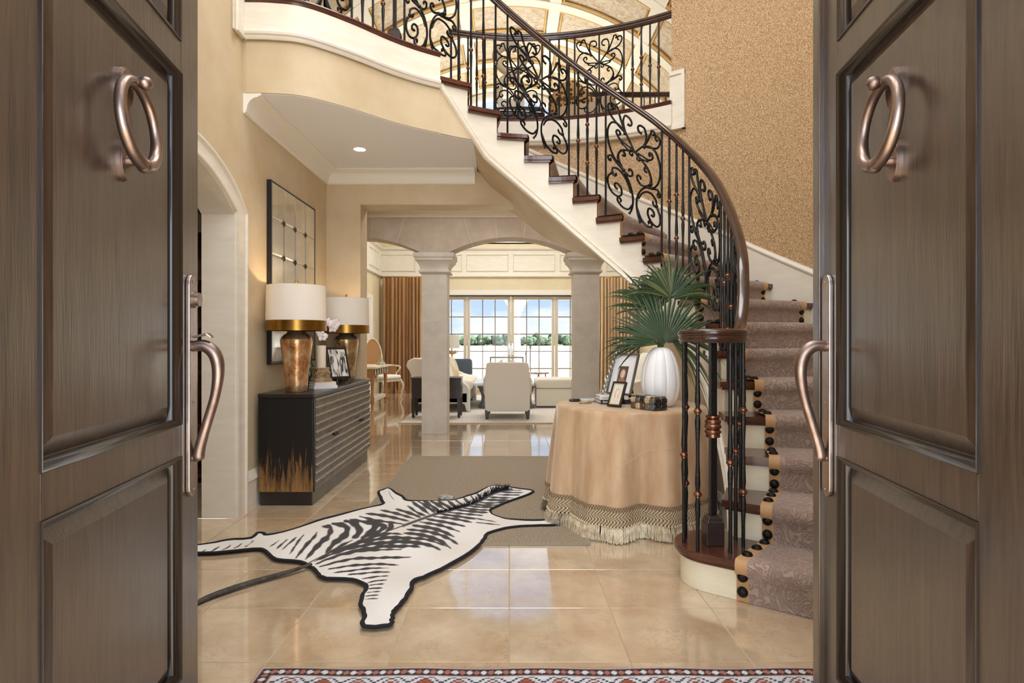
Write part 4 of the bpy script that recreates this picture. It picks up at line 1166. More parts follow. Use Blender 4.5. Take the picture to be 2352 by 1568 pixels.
def jute():
    m, t, b = nodes_of('jute_weave')
    g = N(t, 'ShaderNodeNewGeometry'); sp = N(t, 'ShaderNodeSeparateXYZ'); t.links.new(g.outputs['Position'], sp.inputs[0])
    def mth(op, a, bb=None):
        n = N(t, 'ShaderNodeMath', operation=op)
        for i, v in enumerate((a, bb)):
            if v is None: continue
            if isinstance(v, (int, float)): n.inputs[i].default_value = v
            else: t.links.new(v, n.inputs[i])
        return n.outputs[0]
    # diamond relief of coarse ribs
    u = mth('ABSOLUTE', mth('SUBTRACT', mth('MULTIPLY', mth('FRACT', mth('MULTIPLY', sp.outputs[0], 1.6)), 2.0), 1.0))
    v = mth('ADD', mth('MULTIPLY', sp.outputs[1], 2.2), mth('MULTIPLY', u, .9))
    rib = mth('SINE', mth('MULTIPLY', v, 95.0))
    nz = N(t, 'ShaderNodeTexNoise', Scale=90, Detail=3); t.links.new(g.outputs['Position'], nz.inputs['Vector'])
    h = mth('ADD', mth('MULTIPLY', rib, .3), nz.outputs[0])
    rp = N(t, 'ShaderNodeValToRGB'); t.links.new(h, rp.inputs[0])
    rp.color_ramp.elements[0].position = .15; rp.color_ramp.elements[0].color = lin(108, 92, 74)
    rp.color_ramp.elements[1].position = .95; rp.color_ramp.elements[1].color = lin(196, 180, 156)
    t.links.new(rp.outputs[0], b.inputs['Base Color']); b.inputs['Roughness'].default_value = .95
    bp = N(t, 'ShaderNodeBump', Strength=.7, Distance=.006); t.links.new(h, bp.inputs['Height']); t.links.new(bp.outputs[0], b.inputs['Normal'])
    return m
jr = thing('jute_rug', 'grey brown woven jute rug under the zebra hide', 'rug')
MB().box(-1.01, .47, 3.51, 6.18, .001, .011).build('weave', jute(), jr, bevel=.004)
MB().sweep([(-1.01,3.51,.006),(.47,3.51,.006),(.47,6.18,.006),(-1.01,6.18,.006)], [(-.012,-.005),(.006,-.005),(.006,.007),(-.012,.007)], closed=True).build('bound_edge', mat('jute_edge', lin(150, 140, 122), .9), jr)
# ---- zebra hide, drawn on the floor plane from its outline
ZS_ = .40816
def zp(x, y): return (440+x*ZS_, 1040+y*ZS_)
OUT = [(-40,562),(-62,545),(-30,530),(100,512),(200,490),(330,480),(370,452),(410,452),(430,462),(560,435),(700,385),(850,345),(1000,308),(1075,290),(1072,262),(1052,222),(1075,210),(1108,200),(1150,225),(1185,245),(1215,268),(1290,272),(1400,272),(1480,266),(1560,240),(1600,228),(1640,208),(1690,188),(1760,190),(1850,203),(1917,212),(1905,228),(1850,250),(1780,275),(1700,308),(1680,325),(1690,345),(1740,365),(1800,375),(1920,380),(2050,376),(2085,390),(2070,404),(1960,408),(1850,412),(1760,425),(1670,452),(1640,490),(1590,540),(1500,600),(1400,655),(1300,700),(1245,720),(1235,760),(1200,820),(1150,875),(1130,905),(1125,945),(1105,970),(1000,980),(965,965),(975,930),(970,890),(955,850),(965,800),(985,765),(970,735),(900,712),(760,705),(715,685),(690,650),(665,640),(610,612),(480,598),(440,575),(410,545),(350,540),(200,556),(100,563)]
ZH = .016
def zfloor(x, y): p = FL(*zp(x, y), z=ZH); return (p.x, p.y)
outl = [zfloor(*p) for p in OUT]
outs = cr_spline([(x, y, 0) for x, y in outl], 3, closed=True)
rz_ = random.Random(5)
outs = [Vector((p.x+rz_.uniform(-.004,.004), p.y+rz_.uniform(-.003,.003), 0)) for p in outs]
po = np.array([(p.x, p.y) for p in outs])
STR = [  # stripes: points, half width (in zoomed pixels)
 ([(1240,275),(1290,310),(1340,345)],7),([(1275,275),(1330,305),(1370,335)],7),([(1305,275),(1350,300),(1400,330)],8),([(1345,275),(1395,300),(1435,322)],7),([(1390,277),(1430,298),(1465,315)],6),([(1440,272),(1470,292),(1495,308)],6),([(1485,268),(1510,285),(1535,300)],6),([(1530,252),(1550,272),(1570,290)],5),([(1570,240),(1590,262),(1605,280)],5),([(1605,230),(1625,250),(1640,268)],5),
 ([(1215,300),(1270,335),(1320,352)],6),([(1150,318),(1230,340),(1290,362)],6),([(1060,325),(1150,345),(1260,372)],6),([(980,345),(1100,360),(1225,385)],6),([(945,360),(1050,385),(1190,402)],6),([(890,375),(1000,398),(1090,418)],6),
 ([(862,385),(930,402),(938,445),(905,478)],15),([(985,395),(1032,402),(1005,448),(955,480)],16),([(1050,405),(1085,412),(1060,440),(1010,470)],11),([(1110,405),(1130,415),(1090,445)],9),
 ([(795,400),(862,412),(865,455),(815,500),(755,565)],14),([(735,415),(785,422),(762,480),(690,545),(640,600)],11),([(705,450),(690,480),(640,530),(585,592)],7),([(632,465),(600,505),(552,572)],5),([(590,480),(550,512),(508,548)],4),([(540,490),(505,520),(478,542)],3.5),([(492,495),(465,515),(440,530)],3),
 ([(905,490),(830,530),(760,575),(690,615)],6),([(960,490),(880,525),(800,565),(720,605)],6),([(1010,480),(930,515),(850,545),(770,585)],5),
 ([(700,628),(850,575),(1000,550),(1180,546)],6),([(735,612),(900,558),(1060,530),(1230,528),(1290,535)],8),([(745,590),(900,535),(1050,508),(1200,505),(1330,520),(1400,548)],9),([(800,560),(930,510),(1080,480),(1200,482),(1330,495),(1440,530)],8),([(870,530),(980,485),(1100,455),(1190,462)],7),
 ([(720,645),(900,603),(1080,592),(1235,586)],6),([(770,660),(920,638),(1060,628),(1165,630)],5),([(800,680),(900,668),(1010,652),(1110,648)],4),([(880,690),(960,682),(1050,672),(1120,670)],4),([(960,712),(1040,698),(1110,692)],3.5),([(985,735),(1040,722),(1100,716)],3),
 ([(1195,455),(1300,468),(1400,500),(1460,540)],8),([(1210,432),(1330,448),(1440,480),(1500,515)],8),([(1245,410),(1370,430),(1480,475)],8),([(1285,388),(1400,410),(1510,445)],7),([(1320,370),(1430,390),(1540,415)],6),([(1360,355),(1470,372),(1580,395)],6),([(1400,343),(1510,360),(1600,378)],5),([(1440,333),(1550,348),(1640,358)],5),([(1490,322),(1590,335),(1670,340)],5),([(1530,312),(1610,322),(1680,326)],5),([(1560,300),(1630,308),(1700,306)],5),([(1590,290),(1650,296),(1735,292)],5),([(1620,278),(1690,282),(1770,276)],5),([(1650,262),(1720,266),(1790,266)],5),([(1680,248),(1750,252),(1815,256)],4),
 ([(1720,235),(1780,238),(1850,240)],3.5),([(1740,222),(1800,224),(1870,226)],3),([(1730,210),(1790,210),(1860,213)],3),
 ([(1000,748),(1045,742),(1085,740)],3.5),([(992,768),(1040,764),(1075,764)],3.5),([(985,790),(1030,786),(1062,785)],3),([(980,810),(1020,806),(1055,805)],3),([(975,828),(1010,826),(1050,826)],2.5),
 ([(300,530),(330,510),(350,490)],3),([(235,540),(262,525),(285,505)],3),([(170,548),(200,535),(222,518)],2.5),([(110,555),(135,542),(160,525)],2.5),([(60,558),(85,545)],2),
 ([(1560,365),(1640,380),(1720,392)],2.5),([(1600,395),(1680,402),(1740,408)],2),([(1110,215),(1120,240),(1140,262)],1.5),
]
SPINE = [(640,630),(780,562),(900,512),(1040,462),(1190,412),(1350,350),(1430,330),(1580,290),(1700,228),(1800,205)]
xmin, ymin = po.min(0); xmax, ymax = po.max(0)
st = .0052
gx = np.arange(xmin, xmax+st, st); gy = np.arange(ymin, ymax+st, st)
GX, GY = np.meshgrid(gx, gy)
def inside(X, Y, poly):
    r = np.zeros(X.shape, bool); n = len(poly); j = n-1
    for i in range(n):
        xi, yi = poly[i]; xj, yj = poly[j]
        c = ((yi > Y) != (yj > Y)) & (X < (xj-xi)*(Y-yi)/(yj-yi+1e-12)+xi)
        r ^= c; j = i
    return r
ins = inside(GX, GY, po)
# pixel coordinates of grid points in the digitised drawing
PXg = (1170+GX/GY*FPX-440)/ZS_; PYg = (784+FPX*(EYE-ZH)/GY-1040)/ZS_
ras = np.random.RandomState(2)
wob = 1+.25*np.sin(PXg*.09+PYg*.05)+.2*np.sin(PXg*.03-PYg*.12)
dark = np.zeros(GX.shape)
for pts, hw in STR:
    sp_ = [(p.x, p.y) for p in cr_spline([(a, b, 0) for a, b in pts], 5)]
    n = len(sp_); best = np.full(GX.shape, -9.0)
    x0 = min(p[0] for p in sp_)-30; x1 = max(p[0] for p in sp_)+30; y0 = min(p[1] for p in sp_)-30; y1 = max(p[1] for p in sp_)+30
    msk = (PXg > x0) & (PXg < x1) & (PYg > y0) & (PYg < y1)
    if not msk.any(): continue
    X, Y = PXg[msk], PYg[msk]; bb = np.full(X.shape, -9.0)
    for i in range(n-1):
        (ax, ay), (bx_, by_) = sp_[i], sp_[i+1]; dx, dy = bx_-ax, by_-ay; L2 = dx*dx+dy*dy+1e-9
        tt = np.clip(((X-ax)*dx+(Y-ay)*dy)/L2, 0, 1); dd = np.hypot(X-ax-tt*dx, Y-ay-tt*dy)
        f = (i+tt)/(n-1); w = 1.38*hw*(np.sin(PI*np.clip(f*.92+.06, 0, 1))**.6)
        bb = np.maximum(bb, 1-dd/(w*wob[msk]+.01))
    best[msk] = bb
    dark = np.maximum(dark, np.clip(best*4+.3, 0, 1)*(best > -.3))
sp_ = [(p.x, p.y) for p in cr_spline([(a, b, 0) for a, b in SPINE], 4)]
for i in range(len(sp_)-1):
    (ax, ay), (bx_, by_) = sp_[i], sp_[i+1]; dx, dy = bx_-ax, by_-ay
    tt = np.clip(((PXg-ax)*dx+(PYg-ay)*dy)/(dx*dx+dy*dy), 0, 1); dd = np.hypot(PXg-ax-tt*dx, PYg-ay-tt*dy)
    w = 4 if i < 16 else 9
    dark = np.maximum(dark, np.clip((1-dd/w)*2.5, 0, .95))
nzs = ras.rand(*GX.shape)
base = np.array(lin(242, 240, 238)[:3]); tan = np.array(lin(206, 192, 172)[:3]); blk = np.array(lin(30, 25, 23)[:3])
sh = np.clip(.5+.5*np.sin(PXg*.011+1.0)*np.sin(PYg*.02), 0, 1)[..., None]*.35+nzs[..., None]*.12
cw = base*(1-sh)+tan*sh
colz = cw*(1-dark[..., None])+blk*dark[..., None]
idx = -np.ones(GX.shape, int); vs = []; cols = []
hgt = ZH+.003+.004*np.sin(GX*9)*np.cos(GY*7)
for j, i in zip(*np.nonzero(ins)):
    idx[j, i] = len(vs); vs.append((GX[j, i], GY[j, i], hgt[j, i])); cols.append((*colz[j, i], 1))
fs = []
for j in range(len(gy)-1):
    for i in range(len(gx)-1):
        q = (idx[j, i], idx[j, i+1], idx[j+1, i+1], idx[j+1, i])
        if min(q) >= 0: fs.append(q)
zeb = thing('zebra_hide_rug', 'black and white striped zebra hide lying across the jute rug', 'hide rug')
me = bpy.data.meshes.new('hide'); me.from_pydata(vs, [], fs); me.materials.append(attr_mat('zebra_hair', .75, .35, 150, .15))
me.polygons.foreach_set('use_smooth', [True]*len(me.polygons))
ho = bpy.data.objects.new('hide', me); COL.objects.link(ho); ho.parent = zeb; set_col(ho, cols)
M_felt = mat('black_felt', lin(20, 20, 26), .9)
MB().prism([(p.x, p.y) for p in outs], .0125, ZH-.001).build('felt_backing', M_felt, zeb)
MB().tube([(p.x, p.y, ZH+.0015) for p in outs], .0115, 6, closed=True, sq=.6).build('felt_border', M_felt, zeb, smooth=True)
tl = cr_spline([(*zfloor(675,632), .024), (*zfloor(560,668), .02), (*zfloor(380,715), .016), (*zfloor(240,756), .014), (*zfloor(100,805), .012), (*zfloor(20,840), .010), (*zfloor(-60,870), .008)], 6)
MB().tube(tl, [.009+.011*math.sin(PI*min(1, i/len(tl)*1.0)) if i < len(tl)-1 else .006 for i in range(len(tl))], 8, sq=.6).build('tail', mat('tail_hair', lin(34, 30, 28), .7, var=lin(90, 84, 78), vs=30), zeb, smooth=True)
mn = MB(); rm = random.Random(4)
sp3 = [zfloor(*p) for p in sp_]
for k in range(420):
    f = rm.uniform(.60, .97); i = min(int(f*(len(sp3)-1)), len(sp3)-2); u = f*(len(sp3)-1)-i
    x = sp3[i][0]*(1-u)+sp3[i+1][0]*u; y = sp3[i][1]*(1-u)+sp3[i+1][1]*u
    hgt_ = .012+.05*max(0, (f-.66)/.25)*(1 if f < .92 else .5)
    a = rm.uniform(0, 6.28); dx, dy = .022*math.cos(a), .022*math.sin(a)
    mn.add([(x-.003, y, ZH+.004), (x+.003, y, ZH+.004), (x+dx, y+dy, ZH+hgt_+.01)], [(0,1,2)])
mn.build('mane', M_felt, zeb, kind='stuff')
er = FL(*zp(1430,264), z=ZH)
MB().sup((er.x, er.y, ZH+.02), (.13, .08, .035), 12, 8, .8, .8).build('ear', mat('ear_hair', lin(226, 220, 210), .8, var=lin(40, 34, 30), vs=30), zeb, smooth=True)
# ---- patterned runner at the threshold
pr = thing('oriental_runner', 'ivory, rust and navy oriental runner at the threshold', 'rug')
nx, ny = 430, 150; X0, X1, Y0, Y1 = -.90, 1.26, 1.42, 2.172
xs_g, ys_g = np.linspace(X0, X1, nx), np.linspace(Y0, Y1, ny); XX, YY = np.meshgrid(xs_g, ys_g)
dE = np.minimum(np.minimum(XX-X0, X1-XX), np.minimum(YY-Y0, Y1-YY)); along = np.where((XX-X0 < YY-Y0) & (XX-X0 < Y1-YY), YY, XX)
navy, rust, ivory, pink, brown = [np.array(lin(*c)[:3]) for c in ((34,32,40),(158,84,60),(206,206,210),(186,160,150),(96,62,54))]
Cc = np.zeros((ny, nx, 3)); Cc[:] = ivory
def put(mask, c): Cc[mask] = c
put(dE < .060, pink); put(dE < .054, brown); put(dE < .047, navy)
ph = (along*1000 % 52)/52; ce = np.abs(dE-.030)
put((dE < .047) & (((ph-.25)**2*.0027+ce**2) < .0115**2), ivory); put((dE < .047) & (((ph-.75)**2*.0027+ce**2) < .0115**2), rust*.8+pink*.2)
put(dE < .012, brown); put(dE < .007, pink)
fx, fy = XX, Y1-YY-.06
cell = .118; ux = np.abs((fx % cell)/cell-.5)*2; uy = np.abs(((fy) % .09)/.09-.5)*2; ci = np.floor(fx/cell).astype(int)+np.floor(fy/.09).astype(int)*2
stp = np.floor(ux*6)/6+np.floor(uy*5)/5
fld = dE > .062
put(fld & (stp > .95) & (stp < 1.2), navy); put(fld & (stp < .62) & (ci % 3 == 0), rust); put(fld & (stp < .55) & (ci % 3 == 1), pink); put(fld & (stp < .3), navy*.3+rust*.7)
put(fld & (stp < .62) & (stp > .5), brown)
Cc *= (.85+.3*np.random.RandomState(1).rand(ny, nx, 1))
vv = [(x, y, .013+.002*math.sin(x*14)) for y in ys_g for x in xs_g]; ff = [(j*nx+i, j*nx+i+1, (j+1)*nx+i+1, (j+1)*nx+i) for j in range(ny-1) for i in range(nx-1)]
me = bpy.data.meshes.new('pile'); me.from_pydata(vv, [], ff); me.materials.append(attr_mat('runner_wool', .95, .5, 260))
po_ = bpy.data.objects.new('pile', me); COL.objects.link(po_); po_.parent = pr
set_col(po_, np.concatenate([Cc, np.ones((ny, nx, 1))], 2))
MB().box(X0-.004, X1+.004, Y0, Y1+.004, .001, .011).build('backing', mat('runner_back', lin(150, 130, 116), .95), pr)
# ================================================================ SIDEBOARD
def worn_black():
    m, t, b = nodes_of('worn_black_lacquer')
    g = N(t, 'ShaderNodeNewGeometry'); mp_ = N(t, 'ShaderNodeMapping'); mp_.inputs['Scale'].default_value = (16, 4, 1.3)
    t.links.new(g.outputs['Position'], mp_.inputs[0])
    nz = N(t, 'ShaderNodeTexNoise', Scale=3.2, Detail=8, Roughness=.72); t.links.new(mp_.outputs[0], nz.inputs['Vector'])
    sp = N(t, 'ShaderNodeSeparateXYZ'); t.links.new(g.outputs['Position'], sp.inputs[0])
    mr = N(t, 'ShaderNodeMapRange'); mr.inputs[1].default_value = .70; mr.inputs[2].default_value = .10; mr.inputs[3].default_value = -.34; mr.inputs[4].default_value = .17
    t.links.new(sp.outputs[2], mr.inputs[0])
    ad = N(t, 'ShaderNodeMath', operation='ADD'); t.links.new(nz.outputs[0], ad.inputs[0]); t.links.new(mr.outputs[0], ad.inputs[1])
    rp = N(t, 'ShaderNodeValToRGB'); t.links.new(ad.outputs[0], rp.inputs[0])
    e = rp.color_ramp.elements; e[0].position = .5; e[0].color = lin(18, 16, 16); e[1].position = .57; e[1].color = lin(112, 80, 44)
    e.new(.70).color = lin(146, 110, 66)
    t.links.new(rp.outputs[0], b.inputs['Base Color']); b.inputs['Roughness'].default_value = .42
    return m
M_worn = worn_black()
M_lac = mat('black_lacquer', lin(24, 22, 22), .3, var=lin(44, 38, 34), vs=6, rvar=.12, coat=.3)
M_ledge = mat('ledge_highlight', lin(206, 200, 190), .3, metal=.3)  # highlights painted as a lighter colour on the up-facing ledge facets
M_carve = mat('carved_wood_dark', lin(112, 102, 86), .26, var=lin(78, 70, 60), vs=20, coat=.4)  # facet sides coloured darker so the painted ledge highlights stand out
sb = thing('sideboard', 'black worn sideboard with rows of carved facets on four doors', 'sideboard', (-1.635, 5.215, 0))
SW, SL_, SH = .40, 1.72, .82    # depth x, length y, height
MB().box(-SW/2, SW/2, -SL_/2, SL_/2, .10, SH-.032).build('body', M_worn, sb, bevel=.004)
MB().box(-SW/2-.0, SW/2+.016, -SL_/2-.014, SL_/2+.0, SH-.032, SH).build('top', M_lac, sb, bevel=.009, seg=3)
MB().box(-SW/2+.01, SW/2-.008, -SL_/2+.012, SL_/2-.012, .001, .10).build('plinth', M_lac, sb, bevel=.004)
MB().box(SW/2-.0, SW/2+.014, -SL_/2, -SL_/2+.028, .10, SH-.034).build('corner_post', M_lac, sb, bevel=.004)
dl = (SL_-.034)/4
for k in range(4):
    y0 = -SL_/2+.03+k*dl; y1 = y0+dl-.003; m = MB()
    m.box(SW/2, SW/2+.006, y0, y1, .112, SH-.04)
    nc, nr = 10, 11; z0, z1 = .115, SH-.043
    for i in range(nc):
        for j in range(nr):
            a, b_ = y0+(y1-y0)*i/nc, y0+(y1-y0)*(i+1)/nc; c, d = z0+(z1-z0)*j/nr, z0+(z1-z0)*(j+1)/nr
            x = SW/2+.006; ym = (a+b_)/2
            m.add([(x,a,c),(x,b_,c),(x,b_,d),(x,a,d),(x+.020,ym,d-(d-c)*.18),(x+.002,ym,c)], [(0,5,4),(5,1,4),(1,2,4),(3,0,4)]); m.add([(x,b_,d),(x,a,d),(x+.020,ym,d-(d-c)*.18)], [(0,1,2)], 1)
    dr = m.build('door', [M_carve, M_ledge], sb)
    yk = y1-.03 if k % 2 == 0 else y0+.03
    MB().lathe([(.006,0),(.007,.012),(.014,.018),(.016,.026),(.012,.034),(0,.037)], 12).build('knob', M_black, dr, smooth=True)
    kn = dr.children[0]; kn.rotation_euler = (0, PI/2, 0); kn.location = (SW/2+.014, yk, .46)
# ================================================================ MIRROR
mi = thing('panelled_mirror', 'antiqued panelled mirror with rosettes over the sideboard', 'mirror', (XL, 5.115, 1.03))
M_mir = mat('antique_mirror', lin(234, 230, 220), .08, metal=.72, var=lin(214, 208, 194), vs=5, rvar=.10)
MY, MZ = 1.03, 1.41
MB().box(.001, .030, -MY/2, MY/2, 0, MZ).build('backing', M_black, mi)
for a in ((.001,.042,-MY/2-.009,-MY/2,-.009,MZ+.009),(.001,.036,MY/2,MY/2+.009,-.009,MZ+.009),(.001,.036,-MY/2,MY/2,-.009,0),(.001,.036,-MY/2,MY/2,MZ,MZ+.009)): MB().box(*a).build('frame_bar', M_black, mi, bevel=.004)
for i in range(4):
    for j in range(5):
        y0 = -MY/2+MY*i/4; z0 = MZ*j/5; g = .0015; bv = .014
        y0 += g; z0 += g; y1 = -MY/2+MY*(i+1)/4-g; z1 = MZ*(j+1)/5-g
        MB().add([(.030,y0,z0),(.030,y1,z0),(.030,y1,z1),(.030,y0,z1),(.0335,y0+bv,z0+bv),(.0335,y1-bv,z0+bv),(.0335,y1-bv,z1-bv),(.0335,y0+bv,z1-bv)],
                 [(4,5,6,7),(0,1,5,4),(1,2,6,5),(2,3,7,6),(3,0,4,7),(3,2,1,0)]).build('mirror_pane', M_mir, mi)
rm_ = MB().lathe([(.024,0),(.023,.006),(.016,.009),(.012,.012),(.006,.014),(0,.015)], 14, fr=lambda a, z: 1+.12*math.cos(7*a)).mesh('rosette', mat('rosette_metal', lin(92, 80, 66), .4, metal=.8), smooth=True)
for i in (1, 2, 3):
    for j in (1, 2, 3, 4): inst('rosette', rm_, mi, (.031, -MY/2+MY*i/4, MZ*j/5), (0, PI/2, 0))
# ================================================================ TABLE LAMPS
def lamp_metal(name, a, b_, c):
    m, t, b = nodes_of(name)
    tcn = N(t, 'ShaderNodeTexCoord'); mp_ = N(t, 'ShaderNodeMapping'); mp_.inputs['Scale'].default_value = (1, 1, .7); t.links.new(tcn.outputs['Object'], mp_.inputs[0])
    n1 = N(t, 'ShaderNodeTexNoise', Scale=11, Detail=8, Roughness=.75); t.links.new(mp_.outputs[0], n1.inputs['Vector'])
    rp = N(t, 'ShaderNodeValToRGB'); t.links.new(n1.outputs[0], rp.inputs[0]); e = rp.color_ramp.elements
    e[0].position = .36; e[0].color = lin(*a); e[1].position = .66; e[1].color = lin(*b_); e.new(.5).color = lin(*c)
    t.links.new(rp.outputs[0], b.inputs['Base Color']); b.inputs['Metallic'].default_value = .72; b.inputs['Roughness'].default_value = .26
    n2 = N(t, 'ShaderNodeTexNoise', Scale=90, Detail=3); t.links.new(tcn.outputs['Object'], n2.inputs['Vector'])
    bp = N(t, 'ShaderNodeBump', Strength=.25, Distance=.004); t.links.new(n2.outputs[0], bp.inputs['Height']); t.links.new(bp.outputs[0], b.inputs['Normal'])
    return m
M_lamp = lamp_metal('mottled_copper_glaze', (150, 96, 60), (240, 216, 184), (212, 164, 116))
M_lamp2 = lamp_metal('mottled_bronze_glaze', (120, 96, 68), (226, 208, 176), (180, 148, 104))
def shade_mat():
    m = bpy.data.materials.new('lamp_shade_linen'); m.use_nodes = True; t = m.node_tree; t.nodes.clear()
    d = N(t, 'ShaderNodeBsdfDiffuse'); d.inputs[0].default_value = lin(238, 236, 230); tr = N(t, 'ShaderNodeBsdfTranslucent'); tr.inputs[0].default_value = lin(240, 230, 214)
    mxs = N(t, 'ShaderNodeMixShader'); mxs.inputs[0].default_value = .22; o = N(t, 'ShaderNodeOutputMaterial')
    t.links.new(d.outputs[0], mxs.inputs[1]); t.links.new(tr.outputs[0], mxs.inputs[2]); t.links.new(mxs.outputs[0], o.inputs[0]); return m
M_shade = shade_mat()
def table_lamp(loc, label, mt, watts):
    L = thing('table_lamp', label, 'lamp', loc, 0, 'pair of sideboard lamps')
    MB().lathe([(0,.0),(.074,.0),(.079,.006),(.083,.06),(.095,.19),(.108,.30),(.116,.36),(.118,.385),(.112,.405),(.096,.425),(.078,.437),(.067,.447),(.066,.466),(.060,.472),(0,.473)], 40).build('base', mt, L, smooth=50)
    MB().lathe([(.018,.472),(.018,.485),(.010,.49),(.010,.52),(.014,.525),(.014,.55),(.006,.555),(.004,.80),(.013,.803),(.006,.815),(.012,.828),(.009,.84),(0,.846)], 16).build('neck', M_brass, L, smooth=50)
    sh = MB().lathe([(.2205,.535),(.214,.80),(.211,.80),(.2175,.535)], 48); sh.build('shade', M_shade, L, smooth=40)
    MB().lathe([(.2225,.460),(.2212,.537),(.2170,.537),(.2195,.460)], 48).build('gold_band', M_gbar, L, smooth=40)
    for k in range(3):
        a = k*2*PI/3; MB().tube([(0,0,.799), (.21*math.cos(a), .21*math.sin(a), .797)], .002, 6).build('spider_arm', M_brass, L)
    d = bpy.data.lights.new('lamp_bulb', 'POINT'); d.energy = watts; d.color = (1, .72, .42); d.shadow_soft_size = .03
    o = bpy.data.objects.new('lamp_bulb', d); COL.objects.link(o); o.parent = L; o.location = (0, 0, .64)
M_gbar = mat('gold_band', lin(168, 128, 62), .3, metal=1, var=lin(140, 102, 46), vs=8)
table_lamp((-1.617, 4.53, .821), 'gold banded drum shade lamp with copper urn base at the near end of the sideboard', M_lamp, 7)
table_lamp((-1.600, 5.85, .821), 'gold banded drum shade lamp with bronze urn base at the far end of the sideboard', M_lamp2, 2)
# ---- books, carved stand, candle
def book(loc, size, rz, cover, label, pages=None, group=None, lettering=None):
    b_ = thing('book', label, 'book', loc, rz, group); w, d, h = size; mc = mat('book_cover', cover, .5)
    MB().box(-w/2, w/2, -d/2, d/2, 0, .004).build('cover', mc, b_); MB().box(-w/2, w/2, -d/2, d/2, h-.004, h).build('cover', mc, b_)
    MB().box(-w/2, w/2, -d/2, -d/2+.004, .004, h-.004).build('spine', mc, b_)
    MB().box(-w/2+.004, w/2-.004, -d/2+.004, d/2-.005, .004, h-.004).build('pages', mat('paper', lin(236, 232, 222), .9, bump=.4, bs=300, stretch=(.1, .1, 6)), b_)
    return b_
rzb = .62
book((-1.52, 4.86, .8205), (.19, .15, .026), rzb, lin(222, 222, 222), 'pale grey book at the bottom of the sideboard stack')
book((-1.525, 4.865, .847), (.175, .14, .026), rzb+.05, lin(214, 208, 194), 'slightly smaller cream book on top of the sideboard stack')
cs = thing('candle_stand', 'square carved gilt wood capital holding the candle', 'candle stand', (-1.535, 4.865, .8735), rzb)
M_gilt = mat('aged_gilt', lin(190, 160, 118), .6, var=lin(108, 76, 46), vs=16, bump=.5, bs=50)
MB().lathe([(.098,0),(.098,.022),(.088,.026),(.086,.034)], 4, a0=PI/4, a1=PI/4+2*PI).build('plinth_block', M_gilt, cs, bevel=.003)
MB().lathe([(.084,.034),(.080,.05),(.072,.075),(.066,.088),(.072,.094),(.066,.104)], 4, a0=PI/4, a1=PI/4+2*PI).build('carved_body', M_gilt, cs, bevel=.006)
for sx, sy in ((1,0),(-1,0),(0,1),(0,-1)):
    for s in (-1, 1):
        path = []
        for i in range(22):
            a = i/21*2.6*PI; r = .026*(1-i/24); path.append((r*math.cos(a)*s+s*.018, r*math.sin(a)+.062))
        P = [((.058*sx+u*(-sy)), (.058*sy+u*sx), z) for u, z in path]
        MB().tube(P, .0045, 6).build('volute', M_gilt, cs, smooth=True)
for k in range(16):
    a = PI/4+2*PI*k/16; q = max(abs(math.cos(a)), abs(math.sin(a)))
    MB().ball((.047*math.cos(a)/q, .047*math.sin(a)/q, .108), .0085, 8, 6).build('bead', M_gilt, cs, smooth=True)
cd = thing('pillar_candle', 'thick ivory pillar candle beside the near lamp', 'candle', (-1.535, 4.865, .981))
MB().lathe([(0,0),(.036,0),(.037,.004),(.037,.18),(.034,.186),(.012,.182),(0,.181)], 28).build('wax', mat('ivory_wax', lin(244, 228, 206), .5, spec=.4), cd, smooth=50)
MB().tube([(0,0,.18),(.001,0,.195)], .0015, 6).build('wick', M_black, cd)
# ---- framed photo on an easel
ef = thing('easel_picture', 'small framed black and white picture on a black easel', 'picture', (-1.505, 5.36, .8205), math.radians(42))
Ml = Matrix.Rotation(math.radians(-20), 4, 'X')
def EM(c): return tuple((Ml @ Vector(c))+Vector((0, .02, .045)))
m = MB(lambda p: Vector(EM(p))); m.box(-.10, .10, 0, .022, 0, .30); m.build('frame', M_black, ef, bevel=.004)
prm, t, b = nodes_of('monochrome_print'); g = N(t, 'ShaderNodeTexCoord'); mp_ = N(t, 'ShaderNodeMapping'); mp_.inputs['Scale'].default_value = (26, 1, 6); t.links.new(g.outputs['Object'], mp_.inputs[0])
nz = N(t, 'ShaderNodeTexNoise', Scale=1.5, Detail=5, Distortion=.8); t.links.new(mp_.outputs[0], nz.inputs['Vector']); rp = N(t, 'ShaderNodeValToRGB'); t.links.new(nz.outputs[0], rp.inputs[0])
rp.color_ramp.elements[0].position = .38; rp.color_ramp.elements[0].color = lin(52, 48, 46); rp.color_ramp.elements[1].position = .55; rp.color_ramp.elements[1].color = lin(226, 222, 216); t.links.new(rp.outputs[0], b.inputs['Base Color']); b.inputs['Roughness'].default_value = .25
m = MB(lambda p: Vector(EM(p))); m.box(-.080, .080, -.0015, .001, .022, .278); m.build('print', prm, ef)
for s in (-1, 1):
    MB().tube([(s*.055, -.05, .0), (s*.055, -.035, .012), (s*.055, -.02, .045), EM((s*.055, -.004, -.012)), EM((s*.055, .03, -.012)), EM((s*.055, .03, .16))], .005, 8).ball((s*.055, -.05, .007), .0075, 8, 6).ball((s*.055, -.026, .062), .007, 8, 6).build('easel_leg', M_black, ef, smooth=40)
MB().tube([EM((0, .03, .15)), (0, .17, .004)], .005, 8).build('easel_prop', M_black, ef)
MB().tube([(-.055, -.02, .045), (.055, -.02, .045)], .004, 8).build('easel_bar', M_black, ef)
